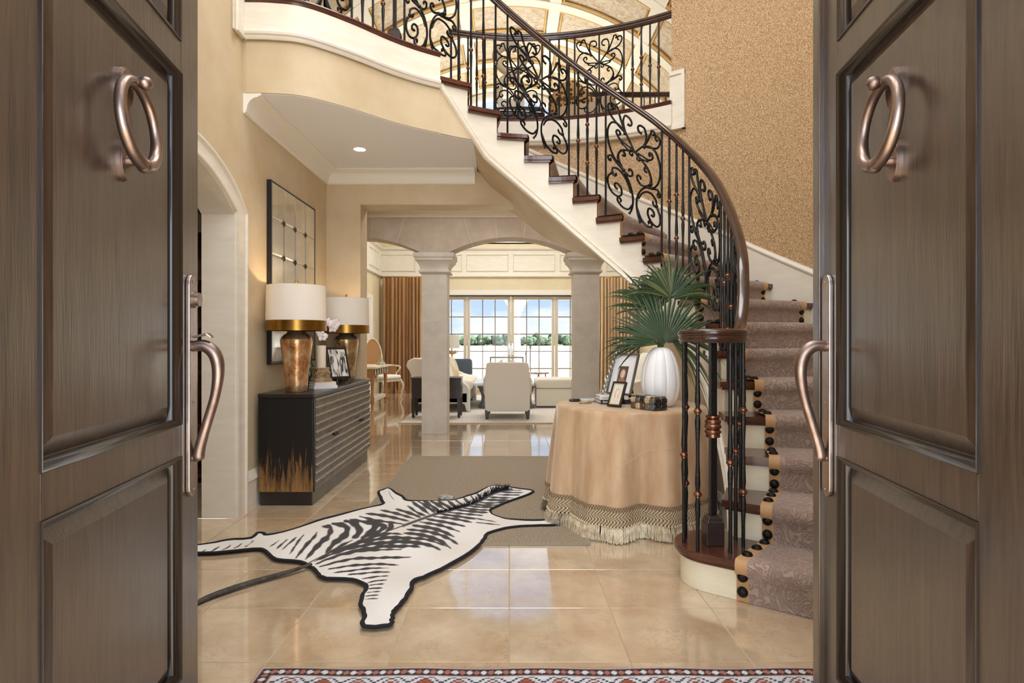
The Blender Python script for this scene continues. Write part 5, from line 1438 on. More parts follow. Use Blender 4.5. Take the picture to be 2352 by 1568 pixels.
# ---- orchid in green bottle
orc = thing('orchid', 'white orchid spray in a dark green bottle between the lamps', 'orchid', (-1.735, 5.18, .8205))
MB().lathe([(0,0),(.05,0),(.056,.01),(.058,.10),(.05,.16),(.022,.20),(.018,.26),(.022,.27),(.016,.27),(.014,.20),(0,.02)], 24).build('bottle', mat('green_glass', lin(30, 66, 42), .08, spec=.8), orc, smooth=50)
stem = cr_spline([(0,0,.05),(0,.0,.3),(.01,.05,.46),(.05,.13,.53),(.10,.20,.53),(.13,.25,.47)], 6)
MB().tube(stem, .0035, 6).build('stem', mat('orchid_stem', lin(70, 92, 48), .5), orc, smooth=True)
M_pet = mat('orchid_petal', lin(246, 240, 238), .6, var=lin(236, 220, 222), vs=20)
for k, (c, rr) in enumerate((((.02,.08,.515),(.4,.2)),((.075,.14,.545),(.1,.5)),((.10,.20,.55),(-.2,.3)),((.135,.235,.505),(.3,.1)),((.055,.115,.475),(.1,-.2)),((.075,.12,.425),(-.1,.1)),((.14,.27,.54),(.2,.4)))):
    f = thing('tmp', 'tmp', 'tmp') if False else None
    F = bpy.data.objects.new('flower', None); COL.objects.link(F); F.parent = orc; F.location = c; F.rotation_euler = (math.radians(80)+rr[0], rr[1], math.radians(35))
    pm = MB()
    for q in range(5):
        a = 2*PI*q/5+PI/2; L = .040 if q % 2 else .046; wd = .026 if q in (1, 4) else .018
        def pf(u, v, a=a, L=L, wd=wd):
            s = (u-.5)*2; ww = wd*math.sin(PI*min(1, v*.93+.04))**.6; x = s*ww; y = .004+L*v; z = .006*math.sin(v*2.4)-.006*s*s
            return (x*math.cos(a-PI/2)-y*math.sin(a-PI/2), x*math.sin(a-PI/2)+y*math.cos(a-PI/2), z)
        pm.grid(pf, 4, 6)
    pm.ball((0,0,.006), .008, 8, 6).build('petals', M_pet, F, smooth=True)
# ================================================================ DRAPED ROUND TABLE
TX, TY, TZ, TR = .83, 4.11, .765, .49
rt_ = thing('round_table', 'round side table hidden beneath the tan velvet cloth', 'table', (TX, TY, 0))
MB().lathe([(0,.725),(TR-.02,.725),(TR-.01,.735),(TR-.01,.757),(TR-.02,.762),(0,.762)], 40).build('table_top', M_dark, rt_, smooth=40)
MB().lathe([(.05,.06),(.04,.2),(.06,.4),(.045,.6),(.08,.724)], 20).build('pedestal', M_dark, rt_, smooth=40)
MB().lathe([(0,.001),(.22,.001),(.22,.03),(.1,.055),(.05,.065)], 24).build('foot', M_dark, rt_, smooth=40)
def velvet():
    m, t, b = nodes_of('tan_velvet'); g = N(t, 'ShaderNodeNewGeometry')
    mp_ = N(t, 'ShaderNodeMapping'); mp_.inputs['Scale'].default_value = (5, 5, 1.2); t.links.new(g.outputs['Position'], mp_.inputs[0])
    nz = N(t, 'ShaderNodeTexNoise', Scale=2, Detail=6, Roughness=.6); t.links.new(mp_.outputs[0], nz.inputs['Vector'])
    rp = N(t, 'ShaderNodeValToRGB'); t.links.new(nz.outputs[0], rp.inputs[0]); rp.color_ramp.elements[0].position = .35; rp.color_ramp.elements[0].color = lin(182, 146, 110); rp.color_ramp.elements[1].position = .7; rp.color_ramp.elements[1].color = lin(208, 178, 144)
    t.links.new(rp.outputs[0], b.inputs['Base Color']); b.inputs['Roughness'].default_value = .75; b.inputs['Sheen Weight'].default_value = .6; b.inputs['Sheen Roughness'].default_value = .35; b.inputs['Sheen Tint'].default_value = lin(250, 235, 215)
    return m
M_velv = velvet()
tcl = thing('tablecloth', 'tan velvet cloth with braided band and long fringe over the round table', 'tablecloth', (TX, TY, 0))
fold = [(8, .5, .62), (13, 2.1, .36), (5, 1.2, .40), (22, .3, .14)]
def cr_r(a, z):
    h = max(0, (TZ-z)/TZ)
    f = sum(w*(2*abs(math.sin((k*a+p)/2))**1.25-1.1) for k, p, w in fold)
    k_ = 1-.65*max(0, math.cos(a))**.5
    return TR+.012+.050*h**.8+.072*h**.6*f*k_+.015*math.sin(a*2+1)*h
def cl(u, v):
    a = 2*PI*u
    if v < .25: r = (TR+.0)*v/.25; return (r*math.cos(a), r*math.sin(a), TZ+.004)
    w = (v-.25)/.75
    if w < .06: q = w/.06*PI/2; r = TR+.012*math.sin(q); return (r*math.cos(a), r*math.sin(a), TZ+.004-.012*(1-math.cos(q)))
    z = TZ-.008-(w-.06)/.94*(TZ-.008-.205); r = cr_r(a, z); return (r*math.cos(a), r*math.sin(a), z)
MB().grid(cl, 220, 40, cu=True).build('cloth', M_velv, tcl, smooth=True)
MB().tube([(cr_r(a, z)*math.cos(a)*1.001, cr_r(a, z)*math.sin(a)*1.001, z) for a, z in zip(np.linspace(math.radians(250), math.radians(290), 26), [.44+.10*min(1, i/14)+.02*max(0, (i-14)/11) for i in range(26)])], .0014, 5).build('seam', mat('seam_thread', lin(214, 184, 150), .8), tcl, smooth=True)
def braid_mat():
    m, t, b = nodes_of('braided_band'); tcn = N(t, 'ShaderNodeTexCoord'); g = tcn.outputs['UV']
    at = N(t, 'ShaderNodeAttribute', attribute_name='Col'); t.links.new(at.outputs['Color'], b.inputs['Base Color']); b.inputs['Roughness'].default_value = .85; return m
zb0, zb1 = .098, .21
nu, nv = 1100, 14; vs, cols = [], []
c1, c2, c3 = np.array(lin(214, 192, 158)[:3]), np.array(lin(92, 76, 58)[:3]), np.array(lin(176, 150, 114)[:3])
for j in range(nv+1):
    v = j/nv; z = zb0+(zb1-zb0)*v
    for i in range(nu):
        a = 2*PI*i/nu; s = math.sin(a*190+4.2*abs(((v*4) % 2)-1)*2); r = cr_r(a, z)+.005+.0022*s
        if v > .78: s = math.sin(a*240+v*60)
        vs.append((r*math.cos(a), r*math.sin(a), z)); k = max(0, min(1, .5+.7*s)); c = c2*(1-k)+(c1 if v < .78 else c3)*k
        cols.append((*c, 1))
fs = [(j*nu+i, j*nu+(i+1) % nu, (j+1)*nu+(i+1) % nu, (j+1)*nu+i) for j in range(nv) for i in range(nu)]
me = bpy.data.meshes.new('braided_band'); me.from_pydata(vs, [], fs); me.materials.append(braid_mat()); bo = bpy.data.objects.new('braided_band', me); COL.objects.link(bo); bo.parent = tcl; set_col(bo, cols)
kn = MB()
for i in range(190):
    a = 2*PI*i/190; r = cr_r(a, .097)+.008; kn.ball((r*math.cos(a), r*math.sin(a), .094), .0085, 6, 4)
kn.build('knots', mat('fringe_knot', lin(206, 184, 150), .85), tcl, smooth=True, kind='stuff')
M_fr = mat('fringe_thread', lin(240, 230, 204), .6, var=lin(186, 158, 118), vs=26, sheen=.3)
rf = random.Random(9); fr = MB()
for i in range(3200):
    a = rf.uniform(0, 2*PI); r0 = cr_r(a, .097)+rf.uniform(.0,.009); r1 = r0+rf.uniform(.0,.03); da = rf.uniform(-.02,.02); z1 = rf.uniform(.002,.016)
    rm2 = (r0+r1)/2+.006; w = .0016
    ta = (-math.sin(a), math.cos(a))
    p0 = (r0*math.cos(a), r0*math.sin(a), .092); p1 = (rm2*math.cos(a+da*.4), rm2*math.sin(a+da*.4), .055); p2 = (r1*math.cos(a+da), r1*math.sin(a+da), z1)
    fr.v += [Vector((p[0]+s*w*ta[0], p[1]+s*w*ta[1], p[2])) for p in (p0, p1, p2) for s in (-1, 1)]
    b0 = len(fr.v)-6; fr.f += [[b0,b0+1,b0+3,b0+2],[b0+2,b0+3,b0+5,b0+4]]; fr.mi += [0,0]
me = bpy.data.meshes.new('fringe'); me.from_pydata([tuple(p) for p in fr.v], [], fr.f); me.materials.append(M_fr); fo = bpy.data.objects.new('fringe', me); COL.objects.link(fo); fo.parent = tcl; fo['kind'] = 'stuff'
ZT = TZ+.0045
# ---- vase
va_ = thing('vase', 'white ribbed ceramic vase holding palm fronds', 'vase', (1.005, 3.965, ZT))
def lob(a, z): return .925+.080*abs(math.sin(4.5*a+.4))**.38
MB().lathe([(0,.0),(.070,.0),(.088,.012),(.112,.06),(.126,.115),(.130,.15),(.127,.20),(.115,.27),(.098,.32),(.078,.36),(.055,.385),(.040,.392),(.034,.385),(.034,.30),(0,.28)], 144, fr=lob).build('body', mat('white_ceramic', lin(240, 240, 240), .35), va_, smooth=50)
# ---- palm fronds
def leaf_mat(name, a, b_):
    m = mat(name, lin(*a), .5, var=lin(*b_), vs=7, stretch=(1, 1, .6)); return m
M_leaf = leaf_mat('palm_leaf', (46, 72, 34), (24, 44, 18)); M_leaf2 = leaf_mat('dry_palm_leaf', (112, 116, 72), (48, 66, 34)); M_stem = mat('palm_stem', lin(110, 130, 70), .5)
def frond(label, hub, base, xax, yax, R, a0, a1, n, droop, seed, dry=.15):
    r = random.Random(seed); hub, base = Vector(hub), Vector(base); X, Y = Vector(xax).normalized(), Vector(yax); Y = (Y-X*Y.dot(X)).normalized(); Nn = X.cross(Y)
    F = thing('palm_frond', label, 'palm frond', base, 0, 'palm fronds in the white vase')
    h = hub-base; MB().tube(cr_spline([(0,0,-.16), (0,0,0), tuple(h*.55+Vector((0,0,.01))), tuple(h)], 5), .005, 8).build('stem', M_stem, F, smooth=True)
    da = (a1-a0)/n
    for i in range(n):
        am = math.radians(a0+da*(i+.5)); hw = math.radians(da)/2*1.02; f = (i+.5)/n
        L = R*(.80+.20*math.sin(PI*f))*r.uniform(.9, 1.06); dp = droop*r.uniform(.5, 1.5); kink = r.uniform(.72, .9) if r.random() < .35 else 2
        side = r.uniform(-.05, .05); m = MB(); vs = []; K = 9
        for k in range(K+1):
            s = k/K; rad = .012+L*s
            ww = rad*math.tan(hw) if s < .5 else (.012+L*.5)*math.tan(hw)*max(.03, (1-s)/.5)**.85
            ca, sa = math.cos(am+side*s*s), math.sin(am+side*s*s); c = X*(rad*ca)+Y*(rad*sa)
            tng = -X*sa+Y*ca; z = -dp*s**2.6*L
            if s > kink: z -= (s-kink)*L*1.3; c -= (X*ca+Y*sa)*(s-kink)*L*.6
            c = c+Vector((0,0,z))+Nn*(.012*math.sin(3*am))
            fold_ = ww*.42*(1 if i % 1 == 0 else -1)
            vs += [h+c-tng*ww-Nn*fold_*.5, h+c+Nn*fold_*.5, h+c+tng*ww-Nn*fold_*.5]
        fs = []
        for k in range(K): b_ = 3*k; fs += [(b_,b_+1,b_+4,b_+3),(b_+1,b_+2,b_+5,b_+4)]
        m.add(vs, fs); m.build('leaflet', M_leaf2 if r.random() < dry else M_leaf, F)
    return F
VB = (1.005, 3.965, 1.155)
frond('broad green palm fan spread open in front, pleats facing the doors', (1.02,3.90,1.185), (1.0,3.955,1.158), (1,.05,0), (0,.30,.95), .47, 8, 186, 34, .10, 1, .0)
frond('tall palm fan rising behind with drooping split tips', (1.095,4.02,1.48), (1.015,3.985,1.158), (1,.15,0), (0,.05,1), .46, 4, 162, 32, .45, 2, .3)
frond('palm fan leaning up and left over the photo frame', (1.0,4.06,1.40), (.995,3.985,1.158), (1,.2,0), (-.1,.1,1), .46, 42, 172, 26, .35, 3, .12)
frond('palm fan sagging to the right beside the newel', (1.075,3.99,1.225), (1.02,3.97,1.158), (1,-.1,0), (0,.2,1), .36, -62, 70, 24, .5, 4, .35)
frond('low palm fan hanging out to the left over the picture frames', (.965,3.99,1.205), (.99,3.965,1.158), (1,.1,0), (0,-.35,.9), .36, 140, 210, 14, .35, 5, .1)
frond('upright palm fan at the back with pale dry tips', (1.075,4.08,1.52), (1.005,3.995,1.158), (1,.3,0), (.05,.1,1), .40, 25, 150, 24, .7, 6, .5)
# ---- books, frames, beads, box, magnifier on the table
bk1 = book((.725, 4.17, ZT+.0005), (.215, .16, .030), .10, lin(24, 26, 36), 'dark navy book with white lettering at the bottom of the table stack')
bk2 = book((.715, 4.17, ZT+.031), (.20, .15, .026), .06, lin(226, 222, 216), 'white book lying on the dark book under the large frame')
def lettering(parent, txt, size, loc, rot, col):
    c = bpy.data.curves.new('lettering', 'FONT'); c.body = txt; c.size = size; c.extrude = .0004; c.align_x = 'LEFT'; c.align_y = 'CENTER'
    o = bpy.data.objects.new('tmp_text', c); COL.objects.link(o)
    dg = bpy.context.evaluated_depsgraph_get(); me = bpy.data.meshes.new_from_object(o.evaluated_get(dg)); bpy.data.objects.remove(o)
    me.materials.clear(); me.materials.append(mat('ink', col, .6)); q = bpy.data.objects.new('lettering', me); COL.objects.link(q); q.parent = parent; q.location = loc; q.rotation_euler = rot
lettering(bk1, 'SNO', .022, (-.095, -.0805, .015), (PI/2, 0, 0), lin(230, 228, 222)); lettering(bk2, 'CHANEL', .013, (-.09, -.0755, .013), (PI/2, 0, 0), lin(70, 70, 74))
sbx = thing('book', 'small pale blue grey book beside the stack, next to the horn box', 'book', (.905, 4.10, ZT), .25)
M_bl = mat('blue_grey_cover', lin(150, 170, 186), .5)
MB().box(-.045, .045, -.06, .06, .0, .052).build('pages', mat('pale_pages', lin(196, 208, 216), .8), sbx)
MB().box(-.047, .047, -.062, .062, .052, .056).build('cover', M_bl, sbx); MB().box(-.047, .047, -.062, .062, .024, .029).build('cover', mat('navy_cover', lin(40, 46, 60), .5), sbx)
def portrait_mat(name, bgc, hair, skin, cloth, w, h):
    m, t, b = nodes_of(name); tcn = N(t, 'ShaderNodeTexCoord'); sp = N(t, 'ShaderNodeSeparateXYZ'); t.links.new(tcn.outputs['Object'], sp.inputs[0])
    def ell(cx, cz, rx, rz, soft):
        out = []
        for i, (c, r) in ((0, (cx, rx)), (2, (cz, rz))):
            s = N(t, 'ShaderNodeMath', operation='SUBTRACT'); t.links.new(sp.outputs[i], s.inputs[0]); s.inputs[1].default_value = c
            d = N(t, 'ShaderNodeMath', operation='DIVIDE'); t.links.new(s.outputs[0], d.inputs[0]); d.inputs[1].default_value = r
            p = N(t, 'ShaderNodeMath', operation='POWER'); t.links.new(d.outputs[0], p.inputs[0]); p.inputs[1].default_value = 2; out.append(p)
        a = N(t, 'ShaderNodeMath', operation='ADD'); t.links.new(out[0].outputs[0], a.inputs[0]); t.links.new(out[1].outputs[0], a.inputs[1])
        r = N(t, 'ShaderNodeMapRange'); r.inputs[1].default_value = 1+soft; r.inputs[2].default_value = 1-soft; t.links.new(a.outputs[0], r.inputs[0]); return r.outputs[0]
    cur = None
    for c, e in ((bgc, None), (hair, ell(0, h*.50, w*.27, h*.30, .3)), (cloth, ell(0, h*.05, w*.36, h*.26, .2)), (skin, ell(0, h*.34, w*.08, h*.12, .2)), (skin, ell(.002, h*.56, w*.155, h*.165, .2)),
                 (hair, ell(-w*.06, h*.60, w*.03, h*.012, .4)), (hair, ell(w*.07, h*.60, w*.03, h*.012, .4)), (lin(176, 104, 96), ell(0, h*.475, w*.05, h*.012, .4))):
        if cur is None: rgb = N(t, 'ShaderNodeRGB'); rgb.outputs[0].default_value = c; cur = rgb.outputs[0]; continue
        mxn = N(t, 'ShaderNodeMixRGB'); t.links.new(e, mxn.inputs[0]); t.links.new(cur, mxn.inputs[1]); mxn.inputs[2].default_value = c; cur = mxn.outputs[0]
    t.links.new(cur, b.inputs['Base Color']); b.inputs['Roughness'].default_value = .2; return m
def photo_frame(name, label, loc, rz, lean, w, h, d, bar, mframe, mat_w, pw, ph, pmat, inner=None):
    F = thing(name, label, 'picture frame', loc, rz); R_ = Matrix.Rotation(-lean, 4, 'X'); xf = lambda p: R_ @ p
    off = d*math.sin(lean)
    xf = lambda p: (R_ @ p)+Vector((0, 0, .001))
    for a in ((-w/2, -w/2+bar, 0, h), (w/2-bar, w/2, 0, h), (-w/2+bar, w/2-bar, 0, bar), (-w/2+bar, w/2-bar, h-bar, h)): MB(xf).box(a[0], a[1], -d, 0, a[2], a[3]).build('frame_bar', mframe, F, bevel=.002)
    MB(xf).box(-w/2+bar, w/2-bar, -.008, -.004, bar, h-bar).build('mat_board' if mat_w else 'backing', mat_w or M_black, F)
    o = MB().box(-pw/2, pw/2, -.0006, .0006, 0, ph).build('print', pmat, F); o.matrix_local = Matrix.Translation((0, 0, .001)) @ R_ @ Matrix.Translation((0, -.0092, (h-ph)/2))
    if inner:
        for a in ((-w/2+bar, -w/2+bar+.005, bar, h-bar), (w/2-bar-.005, w/2-bar, bar, h-bar), (-w/2+bar, w/2-bar, bar, bar+.005), (-w/2+bar, w/2-bar, h-bar-.005, h-bar)): MB(xf).box(a[0], a[1], -d*.8, -.004, a[2], a[3]).build('gilt_fillet', inner, F)
    MB(xf).add([(-.02,0,h*.75),(.02,0,h*.75),(.02,.004,h*.75),(-.02,.004,h*.75),(-.025,h*.42,.05),(.025,h*.42,.05),(.025,h*.42+.004,.052),(-.025,h*.42+.004,.052)], [(0,1,5,4),(3,7,6,2),(0,4,7,3),(1,2,6,5),(0,3,2,1),(4,5,6,7)]).build('strut', M_black, F)
    return F
M_fgrey = mat('grey_frame_wood', lin(112, 108, 100), .4, metal=.2); M_mat = mat('white_mat_board', lin(238, 238, 240), .8)
photo_frame('photo_frame', 'large grey photo frame with wide white mat on the book stack', (.765, 4.16, ZT+.058), math.radians(-46), math.radians(21), .205, .30, .022, .010, M_fgrey, M_mat, .075, .115,
            portrait_mat('portrait_print_brown', lin(92, 70, 62), lin(206, 176, 146), lin(232, 196, 178), lin(150, 110, 104), .075, .115))
photo_frame('photo_frame', 'small dark photo frame with gilt fillet leaning at the front of the table', (.685, 3.89, ZT+.002), math.radians(-44), math.radians(26), .105, .175, .016, .013, mat('bronze_frame', lin(58, 52, 48), .3, metal=.7), None, .070, .14,
            portrait_mat('portrait_print_pale', lin(206, 214, 206), lin(196, 170, 150), lin(238, 208, 196), lin(214, 200, 190), .070, .14), M_gold)
bs_ = thing('bead_strand', 'strand of silver glass beads hanging beside the large photo frame', 'beads', (.70, 4.17, ZT+.058))
bm_ = MB().ball((0,0,0), .0165, 14, 10).mesh('bead', mat('silver_glass_bead', lin(196, 192, 182), .16, metal=.75, var=lin(140, 136, 128), vs=60), smooth=True)
bpts = cr_spline([(-.040,.030,.018),(-.018,.038,.085),(.012,.05,.17),(.04,.06,.24),(.058,.07,.285),(.085,.085,.305)], 12)
acc = 0; lastp = None
for p in bpts:
    if lastp is None or (p-lastp).length >= .033: inst('bead', bm_, bs_, p); lastp = p
MB().tube(bpts, .0015, 6).build('cord', M_black, bs_)
bx_ = thing('horn_box', 'tufted box of polished black, brown and cream horn tiles', 'box', (.885, 3.79, ZT+.0005), math.radians(-58))
hm = [mat('horn_black', lin(26, 24, 24), .12, coat=.5), mat('horn_brown', lin(104, 76, 52), .15, var=lin(60, 44, 32), vs=30, coat=.5), mat('horn_cream', lin(206, 186, 150), .15, var=lin(160, 130, 90), vs=30, coat=.5), mat('horn_grey', lin(120, 116, 110), .15, var=lin(60, 58, 56), vs=30, coat=.5)]
BWx, BWy, BH = .205, .112, .086
MB().box(-BWx/2+.008, BWx/2-.008, -BWy/2+.008, BWy/2-.008, .001, BH-.008).build('carcass', hm[0], bx_)
rh = random.Random(11)
def tilep(c, sz): MB().sup(c, sz, 14, 8, .45, .45).build('horn_tile', hm[rh.choice((0,0,1,1,2,3))], bx_, smooth=True)
nxh, nyh = 5, 2
for i in range(nxh):
    xc = -BWx/2+BWx*(i+.5)/nxh
    for j in range(nyh): tilep((xc, -BWy/2+BWy*(j+.5)/nyh, BH-.012), (BWx/nxh, BWy/nyh, .03))
    for zc in (.022, .058):
        for s in (-1, 1): tilep((xc, s*(BWy/2-.006), zc), (BWx/nxh, .026, .041 if zc < .04 else .034))
for j in range(nyh):
    yc = -BWy/2+BWy*(j+.5)/nyh
    for zc in (.022, .058):
        for s in (-1, 1): tilep((s*(BWx/2-.006), yc, zc), (.026, BWy/nyh, .041 if zc < .04 else .034))
mg = thing('hand_mirror', 'small hand mirror with dark handle lying at the back of the table', 'hand mirror', (.55, 4.27, ZT), math.radians(10))
MB().sup((-.085, 0, .012), (.085, .03, .022), 16, 10, .6, .6).build('handle', mat('dark_green_handle', lin(34, 48, 46), .3), mg, smooth=True)
MB().sup((.01, 0, .012), (.12, .09, .022), 20, 10, .35, 1).build('mirror_head', mat('grey_shell', lin(186, 188, 190), .35), mg, smooth=True)
lo_ = thing('horn_letter_opener', 'brown and silver horn letter opener lying in front of the hand mirror', 'letter opener', (.555, 4.12, ZT), math.radians(12))
MB().tube(cr_spline([(-.075,0,.010),(-.05,.004,.012),(-.02,-.002,.012),(.01,.003,.011)], 5), [.006+.003*math.sin(i*1.1)**2+.002 for i in range(16)], 10).build('handle', mat('burl_horn', lin(120, 84, 54), .3, var=lin(196, 170, 136), vs=50), lo_, smooth=True)
MB().add([(.008,-.008,.009),(.008,.008,.009),(.075,0,.007),(.008,-.008,.012),(.008,.008,.012)], [(0,1,2),(3,2,4),(0,2,3),(1,4,2),(0,3,4,1)]).build('blade', M_chrome, lo_)
# ================================================================ RECESSED LIGHT
rl = thing('recessed_downlight', 'white recessed downlight in the grey balcony ceiling', 'ceiling light', (-1.325, 5.26, 2.945))
rl.location = (PX(826, 342, FPX*1.745/(784-342)).x, FPX*1.745/(784-342), 2.945)
MB().lathe([(.052,-.001),(.056,-.006),(.074,-.008),(.078,-.004),(.078,-.0005)], 32).build('trim_ring', M_white, rl, smooth=40)
MB().lathe([(0,-.006),(.05,-.006),(.05,-.001),(0,-.001)], 28).build('lens', mat('lamp_lens', lin(255, 250, 240), .4, emis=(1, .95, .88, 1), estr=4), rl)
d_ = bpy.data.lights.new('downlight_spot', 'SPOT'); d_.energy = 14; d_.spot_size = 1.7; d_.spot_blend = .8; d_.color = (1, .88, .72); d_.shadow_soft_size = .04
o_ = bpy.data.objects.new('downlight_spot', d_); COL.objects.link(o_); o_.parent = rl; o_.location = (0, 0, -.02)
# ================================================================ LIVING ROOM
lr = thing('living_room_rug', 'large pale ivory patterned rug on the living room floor', 'rug')
def ruglr():
    m, t, b = nodes_of('ivory_wool'); g = N(t, 'ShaderNodeNewGeometry'); wv = N(t, 'ShaderNodeTexWave', Scale=7, Distortion=9, Detail=2); t.links.new(g.outputs['Position'], wv.inputs['Vector'])
    rp = N(t, 'ShaderNodeValToRGB'); t.links.new(wv.outputs[0], rp.inputs[0]); rp.color_ramp.elements[0].color = lin(206, 200, 192); rp.color_ramp.elements[1].color = lin(228, 222, 212); t.links.new(rp.outputs[0], b.inputs['Base Color']); b.inputs['Roughness'].default_value = .95; return m
MB().box(-1.62, 2.3, 8.72, 13.3, .001, .012).build('pile', ruglr(), lr, bevel=.004)
MB().sweep([(-1.62,8.72,.006),(2.3,8.72,.006),(2.3,13.3,.006),(-1.62,13.3,.006)], [(-.02,-.005),(.008,-.005),(.008,.008),(-.02,.008)], closed=True).build('border', mat('rug_border', lin(196, 180, 160), .95), lr)
def curtain(name, label, x0, x1, y, ztop, color, var, seed, flare):
    r = random.Random(seed); C = thing(name, label, 'curtain', ((x0+x1)/2, y, 0), 0, 'garden door curtains'); w = x1-x0
    ph = [(r.uniform(.8, 1.3), r.uniform(0, 6)) for _ in range(5)]
    def f(u, v):
        z = ztop*(1-v)+.005*v; k = 11
        uu = u+.012*math.sin(u*23+ph[0][1])*v
        amp = .05+.025*v
        yy = amp*math.sin(2*PI*k*uu+ph[1][1]+1.2*math.sin(5*u+ph[2][1]))+.025*math.sin(2*PI*4*u+ph[3][1]+v)
        x = (u-.5)*w*(1+flare*max(0, v-.35)**2*1.2)+.012*math.cos(2*PI*k*uu*2)
        if v > .95: q = (v-.95)/.05; yy -= .09*q*(.5+.5*math.sin(u*40)); x += .03*q*math.sin(u*60)
        return (x, yy, z)
    MB().grid(f, 260, 30).build('drape', mat(name+'_silk', color, .45, var=var, vs=4, stretch=(4, 4, .4), sheen=.3), C, smooth=True)
    MB().tube([(-w/2-.03, 0, ztop+.01), (w/2+.03, 0, ztop+.01)], .014, 10).build('rod', M_brass, C, smooth=True)
curtain('curtain', 'heavy bronze gold silk curtain pooled at the left of the garden doors', -2.97, -2.02, 13.98, 2.70, lin(196, 150, 96), lin(160, 114, 66), 1, .16)
curtain('curtain', 'pale gold silk curtain at the right of the garden doors', 2.10, 2.98, 13.98, 2.70, lin(228, 202, 164), lin(206, 176, 136), 2, .1)
M_char = mat('charcoal_wood', lin(74, 74, 78), .4)
# ---- armchair seen from behind
ac = thing('armchair', 'pale linen armchair with high tapered back turned to the foyer', 'armchair', (-.03, 9.38, .013))
bk_ = MB(); BWd = .70
def bfn(p):
    f = 1-.04*(p.z+.42)/.84*0; t_ = (p.z+.37)/.74
    return (p.x*(.955+.075*math.sin(PI*min(1, max(0, (1-t_)*.85)))), p.y+.10*t_*t_, p.z)
bk_.sup((0, -.26, .495), (.68, .17, .74), 44, 28, .10, .13, fn=bfn).build('backrest', M_linen, ac, smooth=True)
MB().sup((0, .14, .27), (.70, .72, .28), 32, 14, .2, .2).build('seat_base', M_linen, ac, smooth=True)
MB().sup((0, .16, .45), (.58, .66, .16), 28, 12, .35, .3).build('seat_cushion', M_linen, ac, smooth=True)
for s in (-1, 1):
    MB().sup((s*.32, .12, .50), (.11, .68, .30), 20, 12, .35, .3).build('arm', M_linen, ac, smooth=True)
    for yy in (-.26, .44): MB().add([(s*.31-.035,yy-.035,.14),(s*.31+.035,yy-.035,.14),(s*.31+.035,yy+.035,.14),(s*.31-.035,yy+.035,.14),(s*.31-.022,yy-.022,0),(s*.31+.022,yy-.022,0),(s*.31+.022,yy+.022,0),(s*.31-.022,yy+.022,0)], [(0,1,2,3),(7,6,5,4),(0,4,5,1),(1,5,6,2),(2,6,7,3),(3,7,4,0)]).build('leg', M_char, ac)
MB().box(-.325, .325, -.34, -.325, .135, .15).build('base_rail', M_char, ac)
# ---- ottoman
ot = thing('ottoman', 'square ivory slipcovered ottoman with cushioned lid', 'ottoman', (.80, 11.0, .013), .0)
ow = .64
MB().prism([(-ow/2,-ow/2),(ow/2,-ow/2),(ow/2,ow/2),(-ow/2,ow/2)], .03, .345).build('skirt', M_ivory, ot, bevel=.012)
MB().sup((0,0,.43), (ow+.04, ow+.04, .19), 32, 14, .3, .16).build('cushion', M_ivory, ot, smooth=True)
MB().tube([(-ow/2-.008,-ow/2-.008,.345),(ow/2+.008,-ow/2-.008,.345),(ow/2+.008,ow/2+.008,.345),(-ow/2-.008,ow/2+.008,.345)], .006, 6, closed=True).build('welt', mat('welt_cord', lin(170, 160, 148), .8), ot)
MB().box(-ow/2+.01, ow/2-.01, -ow/2+.01, ow/2-.01, .0, .03).build('plinth', M_char, ot)
# ---- coffee table
ct = thing('coffee_table', 'low table on carved grey stone pedestals between chair and ottoman', 'coffee table', (.08, 11.3, .013))
M_gst = mat('grey_carved_stone', lin(128, 128, 130), .7, var=lin(98, 98, 102), vs=14, bump=.4, bs=40)
MB().box(-.72, .36, -.75, .75, .40, .45).build('table_top', mat('pale_marble', lin(226, 224, 220), .2), ct, bevel=.008)
for px_, py_ in ((.23,-.62),(-.5,-.6),(-.5,.6),(.23,.6)):
    MB().lathe([(.13,0),(.13,.05),(.10,.07),(.085,.12),(.08,.2),(.09,.26),(.12,.31),(.125,.34),(.15,.36),(.15,.40)], 16, (px_, py_, 0)).build('pedestal', M_gst, ct, smooth=40)
tr = thing('framed_tray', 'grey framed stand with white folded napkins behind the armchair', 'tray', (-.05, 11.25, .464))
for a in ((-.32,-.29,.01,.45),(.29,.32,.01,.45),(-.29,.29,.01,.04),(-.29,.29,.42,.45)): MB().box(a[0], a[1], -.015, .015, a[2], a[3]).build('frame_bar', mat('silver_frame', lin(150, 148, 142), .4, metal=.5), tr, bevel=.004)
MB().box(-.33, .33, -.16, .16, 0, .012).build('tray_base', M_char, tr)
for s in (-1, 1):
    MB().add([(s*.03,-.10,.012),(s*.20,-.08,.012),(s*.18,-.06,.33),(s*.08,-.09,.42),(s*.03,-.06,.012),(s*.20,-.04,.012)], [(0,1,2,3),(4,5,2,3),(0,4,3),(1,5,2)]).build('napkin', mat('white_napkin', lin(250, 250, 250), .8), tr)
for k, (x, h) in enumerate(((.31,.54),(.385,.66))):
    cs_ = thing('candlestick', ['shorter chrome candlestick behind the armchair', 'taller chrome candlestick behind the armchair'][k], 'candlestick', (x, 11.2-.25*k, .464))
    MB().lathe([(0,0),(.05,0),(.05,.01),(.014,.02),(.012,h*.3),(.02,h*.32),(.012,h*.35),(.012,h*.9),(.022,h*.92),(.022,h),(0,h)], 16).build('stem', M_chrome, cs_, smooth=40)
